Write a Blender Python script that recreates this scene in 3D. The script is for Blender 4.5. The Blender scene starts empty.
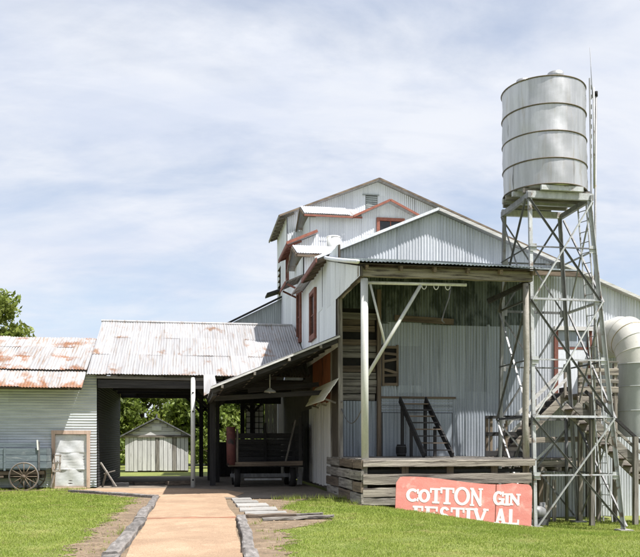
import bpy, math, random
import numpy as np
from mathutils import Vector, Matrix
random.seed(7); RNG = np.random.default_rng(11)
SC = bpy.context.scene
COL = SC.collection
CL = (4.5, 3.5, 0)
# ------------------------------------------------------------------ camera, sky, sun, exposure
TH = math.atan(130/800)
cam = bpy.data.cameras.new('camera'); cam.lens = 45.0; cam.sensor_width = 36.0
cam.shift_y = (445-278.5)/640; cam.clip_start = .1; cam.clip_end = 3000
camo = bpy.data.objects.new('camera', cam); COL.objects.link(camo)
camo.location = (0, 0, 1.6); camo.rotation_euler = (math.pi/2, 0, -TH); SC.camera = camo
SUN_EL, SUN_AZ = math.radians(59.5), math.radians(50)      # azimuth to the right of straight behind the camera
world = bpy.data.worlds.new('World'); SC.world = world; world.use_nodes = True
W = world.node_tree; W.nodes.clear()
def wn(t, **k):
    n = W.nodes.new(t)
    for a, b in k.items(): setattr(n, a, b)
    return n
sky = wn('ShaderNodeTexSky', sky_type='NISHITA', sun_disc=False)
sky.sun_elevation = SUN_EL; sky.sun_rotation = math.pi - SUN_AZ
sky.air_density = 1.0; sky.dust_density = .7; sky.ozone_density = 2.0
tc = wn('ShaderNodeTexCoord'); sep = wn('ShaderNodeSeparateXYZ'); W.links.new(tc.outputs['Generated'], sep.inputs[0])
mx = wn('ShaderNodeMath', operation='MAXIMUM'); W.links.new(sep.outputs[2], mx.inputs[0]); mx.inputs[1].default_value = 0.0
ad = wn('ShaderNodeMath', operation='ADD'); W.links.new(mx.outputs[0], ad.inputs[0]); ad.inputs[1].default_value = .22
cmb = wn('ShaderNodeCombineXYZ')
for i in (0, 1):
    dv = wn('ShaderNodeMath', operation='DIVIDE'); W.links.new(sep.outputs[i], dv.inputs[0]); W.links.new(ad.outputs[0], dv.inputs[1])
    W.links.new(dv.outputs[0], cmb.inputs[i])
def cloud(rot, scl, ns, det, dist, lo, hi, loc=(0,0,0)):
    mp = wn('ShaderNodeMapping'); mp.inputs['Location'].default_value = loc; mp.inputs['Rotation'].default_value = (0, 0, rot); mp.inputs['Scale'].default_value = scl
    W.links.new(cmb.outputs[0], mp.inputs['Vector'])
    n = wn('ShaderNodeTexNoise'); n.inputs['Scale'].default_value = ns; n.inputs['Detail'].default_value = det
    n.inputs['Roughness'].default_value = .58; n.inputs['Distortion'].default_value = dist
    W.links.new(mp.outputs[0], n.inputs['Vector'])
    r = wn('ShaderNodeMapRange', interpolation_type='SMOOTHSTEP'); r.inputs['From Min'].default_value = lo; r.inputs['From Max'].default_value = hi
    W.links.new(n.outputs['Fac'], r.inputs['Value']); return r.outputs[0]
c1 = cloud(.5, (.8, 1.15, 1), 1.1, 9, .5, .34, .62, CL)
c2 = cloud(-.3, (.7, 1.5, 1), 2.6, 10, 1.0, .35, .75)
mA = wn('ShaderNodeMath', operation='MULTIPLY'); W.links.new(c1, mA.inputs[0]); mA.inputs[1].default_value = .50
mB = wn('ShaderNodeMath', operation='MULTIPLY_ADD'); W.links.new(c2, mB.inputs[0]); mB.inputs[1].default_value = .25; W.links.new(mA.outputs[0], mB.inputs[2])
mC = wn('ShaderNodeMath', operation='ADD', use_clamp=True); W.links.new(mB.outputs[0], mC.inputs[0]); mC.inputs[1].default_value = .43
thin = wn('ShaderNodeMix', data_type='RGBA')          # high thin veil over the blue
W.links.new(mC.outputs[0], thin.inputs[0]); W.links.new(sky.outputs[0], thin.inputs[6])
shade = cloud(.9, (1, 1.6, 1), 2.2, 6, .4, .35, .7)
cw = wn('ShaderNodeMix', data_type='RGBA'); W.links.new(shade, cw.inputs[0])
cw.inputs[6].default_value = (5.35, 5.55, 6.0, 1); cw.inputs[7].default_value = (4.6, 4.95, 5.75, 1)
W.links.new(cw.outputs[2], thin.inputs[7])
bg = wn('ShaderNodeBackground'); bg.inputs['Strength'].default_value = .1
W.links.new(thin.outputs[2], bg.inputs['Color'])
wo = wn('ShaderNodeOutputWorld'); W.links.new(bg.outputs[0], wo.inputs[0])
sl = bpy.data.lights.new('sun', 'SUN'); sl.energy = 4.8; sl.angle = math.radians(.55); sl.color = (1, .965, .92)
so = bpy.data.objects.new('sun', sl); COL.objects.link(so)
ts = Vector((math.sin(SUN_AZ)*math.cos(SUN_EL), -math.cos(SUN_AZ)*math.cos(SUN_EL), math.sin(SUN_EL)))
so.location = ts*60; so.rotation_euler = ts.to_track_quat('Z', 'Y').to_euler()
SC.view_settings.view_transform = 'Standard'; SC.view_settings.look = 'None'
SC.view_settings.exposure = .72; SC.view_settings.gamma = 1
SC.cycles.max_bounces = 8

# ------------------------------------------------------------------ helpers
V3 = Vector
BASE = {}
def setp(o, label=None, cat=None, group=None, kind=None):
    for k, v in (('label', label), ('category', cat), ('group', group), ('kind', kind)):
        if v: o[k] = v
    return o
def thing(name, label, cat, loc, group=None):
    o = bpy.data.objects.new(name, None); COL.objects.link(o); o.location = loc
    o.empty_display_size = .2; BASE[o.name] = V3(loc)
    return setp(o, label, cat, group)
class MB:
    def __init__(s): s.v = []; s.f = []
    def quad(s, a, b, c, d):
        i = len(s.v); s.v += [tuple(a), tuple(b), tuple(c), tuple(d)]; s.f.append((i, i+1, i+2, i+3)); return s
    def tri(s, a, b, c):
        i = len(s.v); s.v += [tuple(a), tuple(b), tuple(c)]; s.f.append((i, i+1, i+2)); return s
    def hexa(s, p):      # 8 corners: bottom 4, top 4
        i = len(s.v); s.v += [tuple(q) for q in p]
        for f in ((0,3,2,1), (4,5,6,7), (0,1,5,4), (1,2,6,5), (2,3,7,6), (3,0,4,7)): s.f.append(tuple(i+k for k in f))
        return s
    def box(s, a, b):
        (x0,y0,z0), (x1,y1,z1) = a, b
        return s.hexa([(x0,y0,z0),(x1,y0,z0),(x1,y1,z0),(x0,y1,z0),(x0,y0,z1),(x1,y0,z1),(x1,y1,z1),(x0,y1,z1)])
    def ubox(s, O, U, V, N, u0, u1, v0, v1, n0, n1):
        P = lambda u, v, n: O+U*u+V*v+N*n
        return s.hexa([P(u0,v0,n0),P(u1,v0,n0),P(u1,v0,n1),P(u0,v0,n1),P(u0,v1,n0),P(u1,v1,n0),P(u1,v1,n1),P(u0,v1,n1)])
    def beam(s, p, q, w, h, up=(0,0,1)):
        p, q = V3(p), V3(q); d = (q-p).normalized(); up = V3(up)
        if abs(d.dot(up)) > .98: up = V3((0,1,0))
        a = d.cross(up).normalized(); b = a.cross(d).normalized(); a *= w/2; b *= h/2
        return s.hexa([p-a-b, p+a-b, q+a-b, q-a-b, p-a+b, p+a+b, q+a+b, q-a+b])
    def rough(s, p, q, w, h, n=6, j=.01):       # a worn timber
        p, q = V3(p), V3(q); d = (q-p).normalized(); up = V3((0,0,1))
        if abs(d.dot(up)) > .98: up = V3((0,1,0))
        a = d.cross(up).normalized(); b = a.cross(d).normalized(); i = len(s.v)
        for k in range(n+1):
            c = p.lerp(q, k/n) + a*random.uniform(-j,j) + b*random.uniform(-j,j)*.6
            for (sa, sb) in ((-1,-1),(1,-1),(1,.75),(.8,1),(-.8,1),(-1,.75)):
                s.v.append(tuple(c+a*(sa*w/2+random.uniform(-j,j)*.5)+b*(sb*h/2+random.uniform(-j,j)*.5)))
        for k in range(n):
            for m in range(6):
                s.f.append((i+k*6+m, i+k*6+(m+1)%6, i+(k+1)*6+(m+1)%6, i+(k+1)*6+m))
        s.f.append(tuple(i+m for m in range(5,-1,-1))); s.f.append(tuple(i+n*6+m for m in range(6)))
        return s
    def cyl(s, p, q, r1, r2=None, n=10, caps=True):
        r2 = r1 if r2 is None else r2
        p, q = V3(p), V3(q); d = (q-p).normalized(); up = V3((0,0,1)) if abs(d.z) < .9 else V3((0,1,0))
        a = d.cross(up).normalized(); b = a.cross(d); i = len(s.v)
        for c, r in ((p, r1), (q, r2)):
            for k in range(n):
                t = 2*math.pi*k/n; s.v.append(tuple(c+a*(r*math.cos(t))+b*(r*math.sin(t))))
        for k in range(n): s.f.append((i+k, i+n+k, i+n+(k+1)%n, i+(k+1)%n))
        if caps: s.f.append(tuple(i+k for k in range(n))); s.f.append(tuple(i+n+k for k in range(n-1,-1,-1)))
        return s
    def tube(s, pts, r, n=8, caps=True):
        pts = [V3(p) for p in pts]; i = len(s.v); a = None
        rr = r if isinstance(r, (list, tuple)) else [r]*len(pts)
        for k, c in enumerate(pts):
            d = (pts[min(k+1,len(pts)-1)]-pts[max(k-1,0)]).normalized()
            if a is None:
                up = V3((0,0,1)) if abs(d.z) < .9 else V3((1,0,0)); a = d.cross(up).normalized()
            a = (a-d*a.dot(d)).normalized(); b = a.cross(d)
            for m in range(n):
                t = 2*math.pi*m/n; s.v.append(tuple(c+a*(rr[k]*math.cos(t))+b*(rr[k]*math.sin(t))))
        for k in range(len(pts)-1):
            for m in range(n): s.f.append((i+k*n+m, i+(k+1)*n+m, i+(k+1)*n+(m+1)%n, i+k*n+(m+1)%n))
        if caps:
            s.f.append(tuple(i+m for m in range(n))); e = i+(len(pts)-1)*n; s.f.append(tuple(e+m for m in range(n-1,-1,-1)))
        return s
    def ring(s, c, axis, R, r, n=28, m=6, arc=1.0):      # torus
        c, d = V3(c), V3(axis).normalized(); up = V3((0,0,1)) if abs(d.z) < .9 else V3((0,1,0))
        a = d.cross(up).normalized(); b = a.cross(d); i = len(s.v)
        for k in range(n):
            t = 2*math.pi*k/n; e = a*math.cos(t)+b*math.sin(t)
            for l in range(m):
                p = 2*math.pi*l/m; s.v.append(tuple(c+e*(R+r*math.cos(p))+d*(r*math.sin(p))))
        for k in range(n):
            for l in range(m):
                s.f.append((i+k*m+l, i+((k+1)%n)*m+l, i+((k+1)%n)*m+(l+1)%m, i+k*m+(l+1)%m))
        return s
    def poly(s, pts, ext):                                # flat polygon extruded by vector
        n = len(pts); i = len(s.v); e = V3(ext)
        s.v += [tuple(V3(p)) for p in pts]+[tuple(V3(p)+e) for p in pts]
        s.f.append(tuple(i+k for k in range(n))); s.f.append(tuple(i+n+k for k in range(n-1,-1,-1)))
        for k in range(n): s.f.append((i+k, i+n+k, i+n+(k+1)%n, i+(k+1)%n))
        return s
    def build(s, name, m, parent=None, smooth=False, loc=None):
        b = BASE[parent.name] if parent is not None else V3(loc or (0,0,0))
        me = bpy.data.meshes.new(name)
        me.from_pydata([(x-b.x, y-b.y, z-b.z) for x, y, z in s.v], [], s.f)
        if smooth: me.shade_smooth()
        me.materials.append(M[m] if isinstance(m, str) else m)
        o = bpy.data.objects.new(name, me); COL.objects.link(o)
        if parent is not None: o.parent = parent
        else: o.location = b
        BASE[o.name] = b
        return o
def rect_minus(rects, op):
    out = []
    a0, a1, b0, b1 = op
    for (u0, u1, v0, v1) in rects:
        if a0 >= u1 or a1 <= u0 or b0 >= v1 or b1 <= v0: out.append((u0,u1,v0,v1)); continue
        if b0 > v0: out.append((u0,u1,v0,b0))
        if b1 < v1: out.append((u0,u1,b1,v1))
        w0, w1 = max(v0,b0), min(v1,b1)
        if a0 > u0: out.append((u0,a0,w0,w1))
        if a1 < u1: out.append((a1,u1,w0,w1))
    return [r for r in out if r[1]-r[0] > .03 and r[3]-r[2] > .03]
def clad(parent, name, O, U, V, N, u0, u1, lo, hi, m, colw=.8, rows=(0, 50), openings=(), pick=None, pitch=.105, amp=.014,
         back='boards_dark', breaks=(), thick=.06, swap=False, sheet_name='corrugated_sheet', jit=.010, rag=0.0):
    """backing wall / roof deck with corrugated sheets nailed on it, each sheet its own piece. lo, hi: functions of u"""
    O, U, V, N = V3(O), V3(U).normalized(), V3(V).normalized(), V3(N).normalized()
    lo = lo if callable(lo) else (lambda u, k=lo: k); hi = hi if callable(hi) else (lambda u, k=hi: k)
    vmin = min(lo(u0), lo(u1), *[lo(b) for b in breaks]) if breaks else min(lo(u0), lo(u1))
    vmax = max([hi(u0), hi(u1)]+[hi(b) for b in breaks])
    bm = MB(); cuts = sorted([u0, u1]+[b for b in breaks if u0 < b < u1])
    for a, b in zip(cuts[:-1], cuts[1:]):
        rs = [(a, b, vmin-.01, vmax+.01)]
        for op in openings: rs = rect_minus(rs, op)
        flat = abs(hi(a)-hi(b)) < 1e-6 and abs(lo(a)-lo(b)) < 1e-6
        if not flat: rs = [(p+(q-p)*k/n_, p+(q-p)*(k+1)/n_, r, t) for (p, q, r, t) in rs for n_ in [max(1, int((q-p)/.15))] for k in range(n_)]
        for (p, q, r, t) in rs:
            l0, l1, h0, h1 = max(lo(p), r), max(lo(q), r), min(hi(p), t), min(hi(q), t)
            if h0 <= l0 or h1 <= l1: continue
            P = lambda u, v, n: O+U*u+V*v+N*n
            bm.hexa([P(p,l0,-thick),P(q,l1,-thick),P(q,l1,0),P(p,l0,0),P(p,h0,-thick),P(q,h1,-thick),P(q,h1,0),P(p,h0,0)])
    wall = bm.build(name, back, parent)
    if not swap:
        ccuts = list(np.arange(u0, u1-.12, colw))+[u1]; rcuts = [max(vmin, min(vmax, r)) for r in rows]
    else:
        ccuts = list(np.arange(vmin, vmax-.1, colw))+[vmax]; rcuts = [max(u0, min(u1, r)) for r in rows]
    for ci in range(len(ccuts)-1):
        for ri in range(len(rcuts)-1):
            if rcuts[ri+1]-rcuts[ri] < .05: continue
            lapc, lapr = .04, .06
            if not swap: rs = [(ccuts[ci], min(u1, ccuts[ci+1]+lapc), rcuts[ri], min(vmax, rcuts[ri+1]+lapr))]
            else: rs = [(rcuts[ri], min(u1, rcuts[ri+1]+lapr), ccuts[ci], min(vmax, ccuts[ci+1]+lapc))]
            for op in openings: rs = rect_minus(rs, op)
            for (p, q, r, t) in rs:
                mb = MB(); rg = random.uniform(0, rag) if ri == 0 else 0.0; n0 = .018+.007*((ci+ri*2) % 3)/2+random.uniform(0, jit); tilt = random.uniform(-1, 1)*jit*.8
                if not swap:
                    us = list(np.arange(p, q, pitch/4)); us = us+[q] if q-us[-1] > .004 else us
                    prev = None
                    for u in us:
                        a, b = max(lo(u), r), min(hi(u), t)
                        if b < a+.004: prev = None; continue
                        n = n0+amp*math.sin(2*math.pi*u/pitch)+tilt*(u-p)
                        i = len(mb.v); mb.v += [tuple(O+U*u+V*(a-rg)+N*n), tuple(O+U*u+V*b+N*(n+tilt))]
                        if prev is not None: mb.f.append((prev, i, i+1, prev+1))
                        prev = i
                else:
                    vs = list(np.arange(r, t, pitch/4)); vs = vs+[t] if t-vs[-1] > .004 else vs
                    prev = None
                    for v in vs:
                        n = n0+amp*math.sin(2*math.pi*v/pitch)+tilt*(v-r)
                        i = len(mb.v); mb.v += [tuple(O+U*p+V*v+N*n), tuple(O+U*q+V*v+N*(n+tilt))]
                        if prev is not None: mb.f.append((prev, i, i+1, prev+1))
                        prev = i
                if mb.f: mb.build(sheet_name, pick((p+q)/2, (r+t)/2) if pick else m, wall, smooth=True)
    return wall
def window(parent, O, U, V, N, w, h, trim, nx=2, ny=2, name='window', pane='glass', fr=.1, dep=.07, sill=True):
    O, U, V, N = V3(O), V3(U), V3(V), V3(N)
    b = MB(); B = lambda *a: b.ubox(O, U, V, N, *a)
    B(0, fr, 0, h, .03, .03+dep); B(w-fr, w, 0, h, .03, .03+dep); B(fr, w-fr, h-fr, h, .032, .028+dep); B(fr, w-fr, 0, fr, .032, .028+dep)
    f = b.build(name, trim, parent)
    if sill: MB().ubox(O, U, V, N, -.05, w+.05, -.05, 0, .02, .14).build('sill', trim, f)
    iw, ih = (w-2*fr)/nx, (h-2*fr)/ny
    for i in range(1, nx): MB().ubox(O, U, V, N, fr+i*iw-.02, fr+i*iw+.02, fr, h-fr, .035, .075).build('muntin', trim, f)
    for j in range(1, ny): MB().ubox(O, U, V, N, fr, w-fr, fr+j*ih-.02, fr+j*ih+.02, .037, .073).build('muntin', trim, f)
    for i in range(nx):
        for j in range(ny):
            MB().ubox(O, U, V, N, fr+i*iw+.01, fr+(i+1)*iw-.01, fr+j*ih+.01, fr+(j+1)*ih-.01, .045, .053).build('pane', pane, f)
    return f
# ------------------------------------------------------------------ materials
M = {}
def surf(name, c1, c2, scl=(1,1,1), ns=3.0, lo=.35, hi=.65, rough=.75, metal=0.0, c3=None, t3=(.55,.7), ns3=1.2, scl3=(1,1,1),
         rnd=.14, bump=.25, bs=25.0, bscl=(1,1,1), fine=.12, fines=60.0, spec=.4, island=0.0, trans=0.0, c4=None, t4=(.6,.75), ns4=6.0, scl4=(1,1,1), loc=(0,0,0), lap=0.0):
    m = bpy.data.materials.new(name); m.use_nodes = True; t = m.node_tree; t.nodes.clear(); L = t.links
    def N(k, **a):
        n = t.nodes.new(k)
        for x, y in a.items(): setattr(n, x, y)
        return n
    co = N('ShaderNodeTexCoord'); out = N('ShaderNodeOutputMaterial'); bs_ = N('ShaderNodeBsdfPrincipled')
    def noise(scale, mscl, det=6, dist=0.0):
        mp = N('ShaderNodeMapping'); mp.inputs['Scale'].default_value = mscl; mp.inputs['Location'].default_value = loc
        L.new(co.outputs['Object'], mp.inputs['Vector'])
        n = N('ShaderNodeTexNoise'); n.inputs['Scale'].default_value = scale; n.inputs['Detail'].default_value = det
        n.inputs['Roughness'].default_value = .62; n.inputs['Distortion'].default_value = dist
        L.new(mp.outputs[0], n.inputs['Vector']); return n.outputs['Fac']
    def ramp(v, a, b):
        r = N('ShaderNodeMapRange', interpolation_type='SMOOTHSTEP'); r.inputs['From Min'].default_value = a; r.inputs['From Max'].default_value = b
        L.new(v, r.inputs['Value']); return r.outputs[0]
    def mix(f, a, b):
        x = N('ShaderNodeMix', data_type='RGBA'); L.new(f, x.inputs[0])
        for s, i in ((a, 6), (b, 7)):
            if isinstance(s, tuple): x.inputs[i].default_value = (*s, 1)
            else: L.new(s, x.inputs[i])
        return x.outputs[2]
    col = mix(ramp(noise(ns, scl), lo, hi), c1, c2)
    if c3:
        nv = noise(ns3, scl3, 9, .3)
        if lap:
            sx = N('ShaderNodeSeparateXYZ'); L.new(co.outputs['Generated'], sx.inputs[0])
            iv = N('ShaderNodeMath', operation='SUBTRACT'); iv.inputs[0].default_value = 1; L.new(sx.outputs[2], iv.inputs[1])
            pw = N('ShaderNodeMath', operation='POWER'); L.new(iv.outputs[0], pw.inputs[0]); pw.inputs[1].default_value = 7
            ma = N('ShaderNodeMath', operation='MULTIPLY_ADD'); L.new(pw.outputs[0], ma.inputs[0]); ma.inputs[1].default_value = lap; L.new(nv, ma.inputs[2]); nv = ma.outputs[0]
        f3 = ramp(nv, *t3); col = mix(f3, col, c3)
    if c4: col = mix(ramp(noise(ns4, scl4, 8, .2), *t4), col, c4)
    hsv = N('ShaderNodeHueSaturation'); L.new(col, hsv.inputs['Color'])
    val = None
    oi = N('ShaderNodeObjectInfo'); r = N('ShaderNodeMapRange'); L.new(oi.outputs['Random'], r.inputs['Value'])
    if island:
        g = N('ShaderNodeNewGeometry'); L.new(g.outputs['Random Per Island'], r.inputs['Value']); rnd = island
    r.inputs['To Min'].default_value = 1-rnd; r.inputs['To Max'].default_value = 1+rnd*.5
    fm = N('ShaderNodeMapRange'); L.new(noise(fines, (1,1,1), 3), fm.inputs['Value']); fm.inputs['From Min'].default_value = .3; fm.inputs['From Max'].default_value = .7
    fm.inputs['To Min'].default_value = 1-fine; fm.inputs['To Max'].default_value = 1+fine
    mu = N('ShaderNodeMath', operation='MULTIPLY'); L.new(r.outputs[0], mu.inputs[0]); L.new(fm.outputs[0], mu.inputs[1]); L.new(mu.outputs[0], hsv.inputs['Value'])
    L.new(hsv.outputs[0], bs_.inputs['Base Color'])
    bs_.inputs['Roughness'].default_value = rough; bs_.inputs['Metallic'].default_value = metal; bs_.inputs['Specular IOR Level'].default_value = spec
    if bump:
        b = N('ShaderNodeBump'); b.inputs['Strength'].default_value = bump; b.inputs['Distance'].default_value = .02
        L.new(noise(bs, bscl, 5), b.inputs['Height']); L.new(b.outputs[0], bs_.inputs['Normal'])
    if trans:
        tr = N('ShaderNodeBsdfTranslucent'); L.new(hsv.outputs[0], tr.inputs[0]); ms = N('ShaderNodeMixShader'); ms.inputs[0].default_value = trans
        L.new(bs_.outputs[0], ms.inputs[1]); L.new(tr.outputs[0], ms.inputs[2]); L.new(ms.outputs[0], out.inputs[0])
    else: L.new(bs_.outputs[0], out.inputs[0])
    M[name] = m; return m
RUST = (.30, .12, .055)
surf('galv_wall', (.63,.655,.70), (.49,.515,.56), scl=(13,13,.22), ns=1.6, rough=.5, metal=.15, c3=(.38,.39,.40), t3=(.57,.76), ns3=1.0, scl3=(8,8,.3), c4=(.36,.28,.22), t4=(.69,.84), ns4=1.6, scl4=(4,4,.4), bump=.35, bs=3, fines=30, fine=.06)
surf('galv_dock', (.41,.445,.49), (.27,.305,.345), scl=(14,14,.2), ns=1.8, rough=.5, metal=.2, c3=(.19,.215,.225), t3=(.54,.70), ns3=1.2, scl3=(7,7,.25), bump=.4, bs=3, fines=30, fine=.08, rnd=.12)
surf('galv_dark', (.19,.22,.225), (.085,.105,.10), scl=(12,12,.25), ns=1.8, rough=.6, metal=.1, c3=(.035,.048,.042), t3=(.42,.58), ns3=.9, scl3=(2.5,2.5,1.0), bump=.4, bs=3, fines=30, fine=.08, rnd=.12)
surf('white_wall', (.76,.785,.83), (.65,.675,.73), scl=(12,12,.25), ns=1.4, rough=.55, metal=.05, c3=(.50,.50,.50), t3=(.62,.80), ns3=1.3, scl3=(7,7,.35), bump=.3, bs=3, fines=25, fine=.05, rnd=.1)
surf('galv_roof', (.45,.445,.45), (.345,.34,.345), scl=(12,.4,.4), ns=1.5, rough=.55, metal=.15, c3=(.25,.135,.075), t3=(.58,.74), ns3=1.0, scl3=(1.8,1.0,1.0), c4=(.27,.215,.175), t4=(.50,.72), ns4=2.6, scl4=(6,.35,.35), bump=.3, bs=3, rnd=.14, lap=.10)
surf('rusty_roof', (.45,.44,.44), (.34,.335,.335), scl=(12,.4,.4), ns=1.5, rough=.6, metal=.1, c3=(.26,.12,.06), t3=(.51,.66), ns3=1.0, scl3=(1.4,1.2,1.2), c4=(.28,.205,.155), t4=(.48,.68), ns4=2.4, scl4=(6,.4,.4), bump=.3, bs=3, rnd=.16, loc=(3.1,0,0), lap=.13)
surf('galv_side', (.60,.635,.655), (.46,.495,.515), scl=(.5,.5,6), ns=1.4, rough=.5, metal=.15, c3=(.38,.40,.38), t3=(.58,.78), ns3=.8, scl3=(.8,.8,1.2), c4=(.34,.26,.16), t4=(.7,.85), ns4=1.2, bump=.4, bs=2.5, rnd=.12)
surf('galv_door', (.66,.675,.68), (.54,.555,.56), scl=(2,2,5), ns=1.6, rough=.5, metal=.1, c3=(.40,.38,.35), t3=(.56,.74), ns3=2.2, c4=(.33,.22,.14), t4=(.66,.8), ns4=3, bump=.4, bs=5)
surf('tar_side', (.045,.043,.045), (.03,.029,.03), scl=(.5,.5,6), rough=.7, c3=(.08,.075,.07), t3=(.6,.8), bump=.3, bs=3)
surf('grey_lean', (.40,.43,.43), (.30,.33,.33), scl=(5,5,.3), rough=.6, metal=.1, bump=.2, bs=3)
surf('rust_sheet', (.26,.085,.035), (.16,.05,.022), scl=(3,3,.4), rough=.85, c3=(.10,.035,.02), bump=.4, bs=8)
surf('boards_dark', (.10,.085,.07), (.06,.05,.042), scl=(3,3,.5), rough=.9, bump=.3)
surf('roof_deck', (.07,.06,.05), (.045,.038,.032), rough=.9)
for ax, s in (('x', (.35,5,5)), ('y', (5,.35,5)), ('z', (5,5,.35))):
    surf('wood_'+ax, (.32,.295,.26), (.15,.135,.12), scl=s, ns=2.6, rough=.88, c3=(.055,.048,.042), t3=(.55,.67), ns3=2.2, scl3=s, bump=.8, bs=9, bscl=s, fine=.12, rnd=.28)
    surf('pale_wood_'+ax, (.38,.34,.285), (.21,.185,.155), scl=s, ns=2.2, rough=.85, c3=(.085,.07,.06), t3=(.50,.62), ns3=2.0, scl3=s, bump=.6, bs=9, bscl=s, rnd=.2)
    surf('brown_wood_'+ax, (.22,.17,.125), (.11,.085,.065), scl=s, ns=2.4, rough=.9, c3=(.05,.04,.035), t3=(.6,.74), ns3=2, scl3=s, bump=.7, bs=9, bscl=s, rnd=.25)
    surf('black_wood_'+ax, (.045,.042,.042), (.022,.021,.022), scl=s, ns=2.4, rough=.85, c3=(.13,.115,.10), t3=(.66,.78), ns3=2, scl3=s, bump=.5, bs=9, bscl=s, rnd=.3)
    surf('pink_wood_'+ax, (.60,.45,.36), (.49,.36,.28), scl=s, ns=2.4, rough=.8, c3=(.33,.21,.15), t3=(.64,.76), ns3=2, scl3=s, bump=.4, bs=9, bscl=s, rnd=.12)
    surf('white_board_'+ax, (.66,.65,.64), (.52,.51,.50), scl=s, ns=2.6, rough=.75, c3=(.26,.24,.21), t3=(.60,.70), ns3=2.4, scl3=s, bump=.5, bs=9, bscl=s, rnd=.16)
surf('pole_wood', (.36,.335,.30), (.24,.22,.195), scl=(5,5,.4), ns=2.4, rough=.85, c3=(.14,.12,.10), t3=(.60,.68), ns3=5, scl3=(1.5,1.5,.8), bump=.7, bs=9)
surf('flap_white', (.82,.80,.72), (.72,.69,.60), scl=(4,.4,4), ns=2.4, rough=.7, c3=(.42,.37,.29), t3=(.62,.74), ns3=2.4, scl3=(4,.5,4), bump=.3)
surf('red_trim', (.31,.115,.075), (.23,.08,.055), scl=(2,2,2), rough=.65, c3=(.42,.30,.24), t3=(.64,.76), ns3=5, bump=.2)
surf('brick_trim', (.22,.085,.06), (.16,.06,.045), scl=(2,2,2), rough=.7, c3=(.34,.25,.2), t3=(.62,.74), ns3=4, bump=.2)
surf('glass', (.012,.013,.014), (.02,.021,.022), rough=.12, spec=.6, bump=0, rnd=.1, fine=0)
surf('black_void', (.012,.011,.011), (.02,.018,.017), rough=.9, bump=0)
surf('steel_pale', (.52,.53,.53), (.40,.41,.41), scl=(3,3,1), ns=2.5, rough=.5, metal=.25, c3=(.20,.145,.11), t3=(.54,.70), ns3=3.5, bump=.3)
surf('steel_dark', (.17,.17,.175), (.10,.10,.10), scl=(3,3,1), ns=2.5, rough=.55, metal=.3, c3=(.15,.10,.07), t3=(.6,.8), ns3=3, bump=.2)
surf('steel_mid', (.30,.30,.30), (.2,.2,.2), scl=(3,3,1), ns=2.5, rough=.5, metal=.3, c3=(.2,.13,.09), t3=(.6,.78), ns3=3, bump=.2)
surf('tank_metal', (.56,.56,.565), (.45,.45,.455), scl=(3.5,3.5,.25), ns=1.6, rough=.45, metal=.7, c3=(.40,.365,.30), t3=(.52,.78), ns3=1.5, scl3=(3,3,.35), bump=.3, bs=1.6, rnd=.14, fine=.05)
surf('cream_paint', (.66,.64,.58), (.58,.565,.52), ns=1.4, rough=.45, c3=(.36,.28,.13), t3=(.60,.78), ns3=1.5, bump=.2, bs=3, rnd=.08)
surf('duct_grey', (.45,.47,.45), (.37,.39,.375), scl=(2,2,.4), ns=1.6, rough=.5, c3=(.30,.28,.22), t3=(.62,.8), ns3=1.8, bump=.25, bs=3, rnd=.1)
surf('white_pipe', (.66,.66,.63), (.54,.54,.51), scl=(2,2,.4), ns=2.4, rough=.5, c3=(.34,.25,.17), t3=(.64,.76), ns3=3, bump=.15, rnd=.1)
surf('gravel', (.455,.315,.205), (.355,.24,.155), ns=.7, rough=.95, c3=(.50,.36,.24), t3=(.52,.7), ns3=2.6, c4=(.25,.16,.10), t4=(.58,.68), ns4=20, bump=.9, bs=60, fine=.28, fines=45, rnd=.02)
surf('dirt', (.26,.19,.125), (.18,.13,.085), ns=2, rough=.95, c3=(.34,.27,.19), t3=(.55,.7), ns3=5, c4=(.12,.10,.06), t4=(.56,.68), ns4=9, bump=.9, bs=40, fine=.3, fines=35, rnd=.02)
surf('yard', (.24,.20,.16), (.18,.15,.12), ns=1.2, rough=.95, c3=(.38,.33,.27), t3=(.55,.75), ns3=2.5, bump=.8, bs=40, fine=.22, fines=30, rnd=.02)
surf('soil', (.22,.24,.06), (.16,.19,.045), ns=1.4, rough=.95, c3=(.16,.15,.06), t3=(.58,.74), ns3=.8, bump=.8, bs=30, fine=.3, fines=25, rnd=.02)
surf('grass', (.35,.415,.09), (.25,.335,.055), ns=.45, rough=.6, c3=(.46,.42,.17), t3=(.54,.70), ns3=1.3, c4=(.22,.29,.06), t4=(.60,.72), ns4=2.4, bump=0, fine=.1, island=.4, trans=.38, spec=.25)
surf('leaf', (.18,.23,.042), (.125,.18,.03), ns=.5, rough=.5, c3=(.13,.16,.03), t3=(.55,.7), ns3=.9, bump=0, island=.45, trans=.35, spec=.3)
surf('leaf_pale', (.25,.29,.06), (.18,.235,.045), ns=.5, rough=.5, c3=(.20,.21,.06), t3=(.55,.7), ns3=.9, bump=0, island=.4, trans=.38, spec=.3)
surf('bark', (.12,.095,.07), (.07,.055,.042), scl=(4,4,.6), rough=.95, bump=.8)
surf('sign_red', (.68,.265,.225), (.63,.22,.185), scl=(.6,1,2.5), ns=2.0, rough=.6, c3=(.72,.38,.33), t3=(.52,.72), ns3=3.5, c4=(.46,.25,.21), t4=(.66,.74), ns4=9, bump=.25, rnd=.05)
surf('sign_white', (.82,.80,.76), (.76,.74,.70), rough=.6, bump=0, rnd=.03)
surf('wagon_blue', (.15,.185,.20), (.10,.125,.14), scl=(.4,4,4), ns=2.2, rough=.75, c3=(.30,.32,.32), t3=(.58,.74), ns3=2, scl3=(.5,3,3), c4=(.10,.085,.07), t4=(.64,.74), ns4=3, bump=.4)
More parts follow.
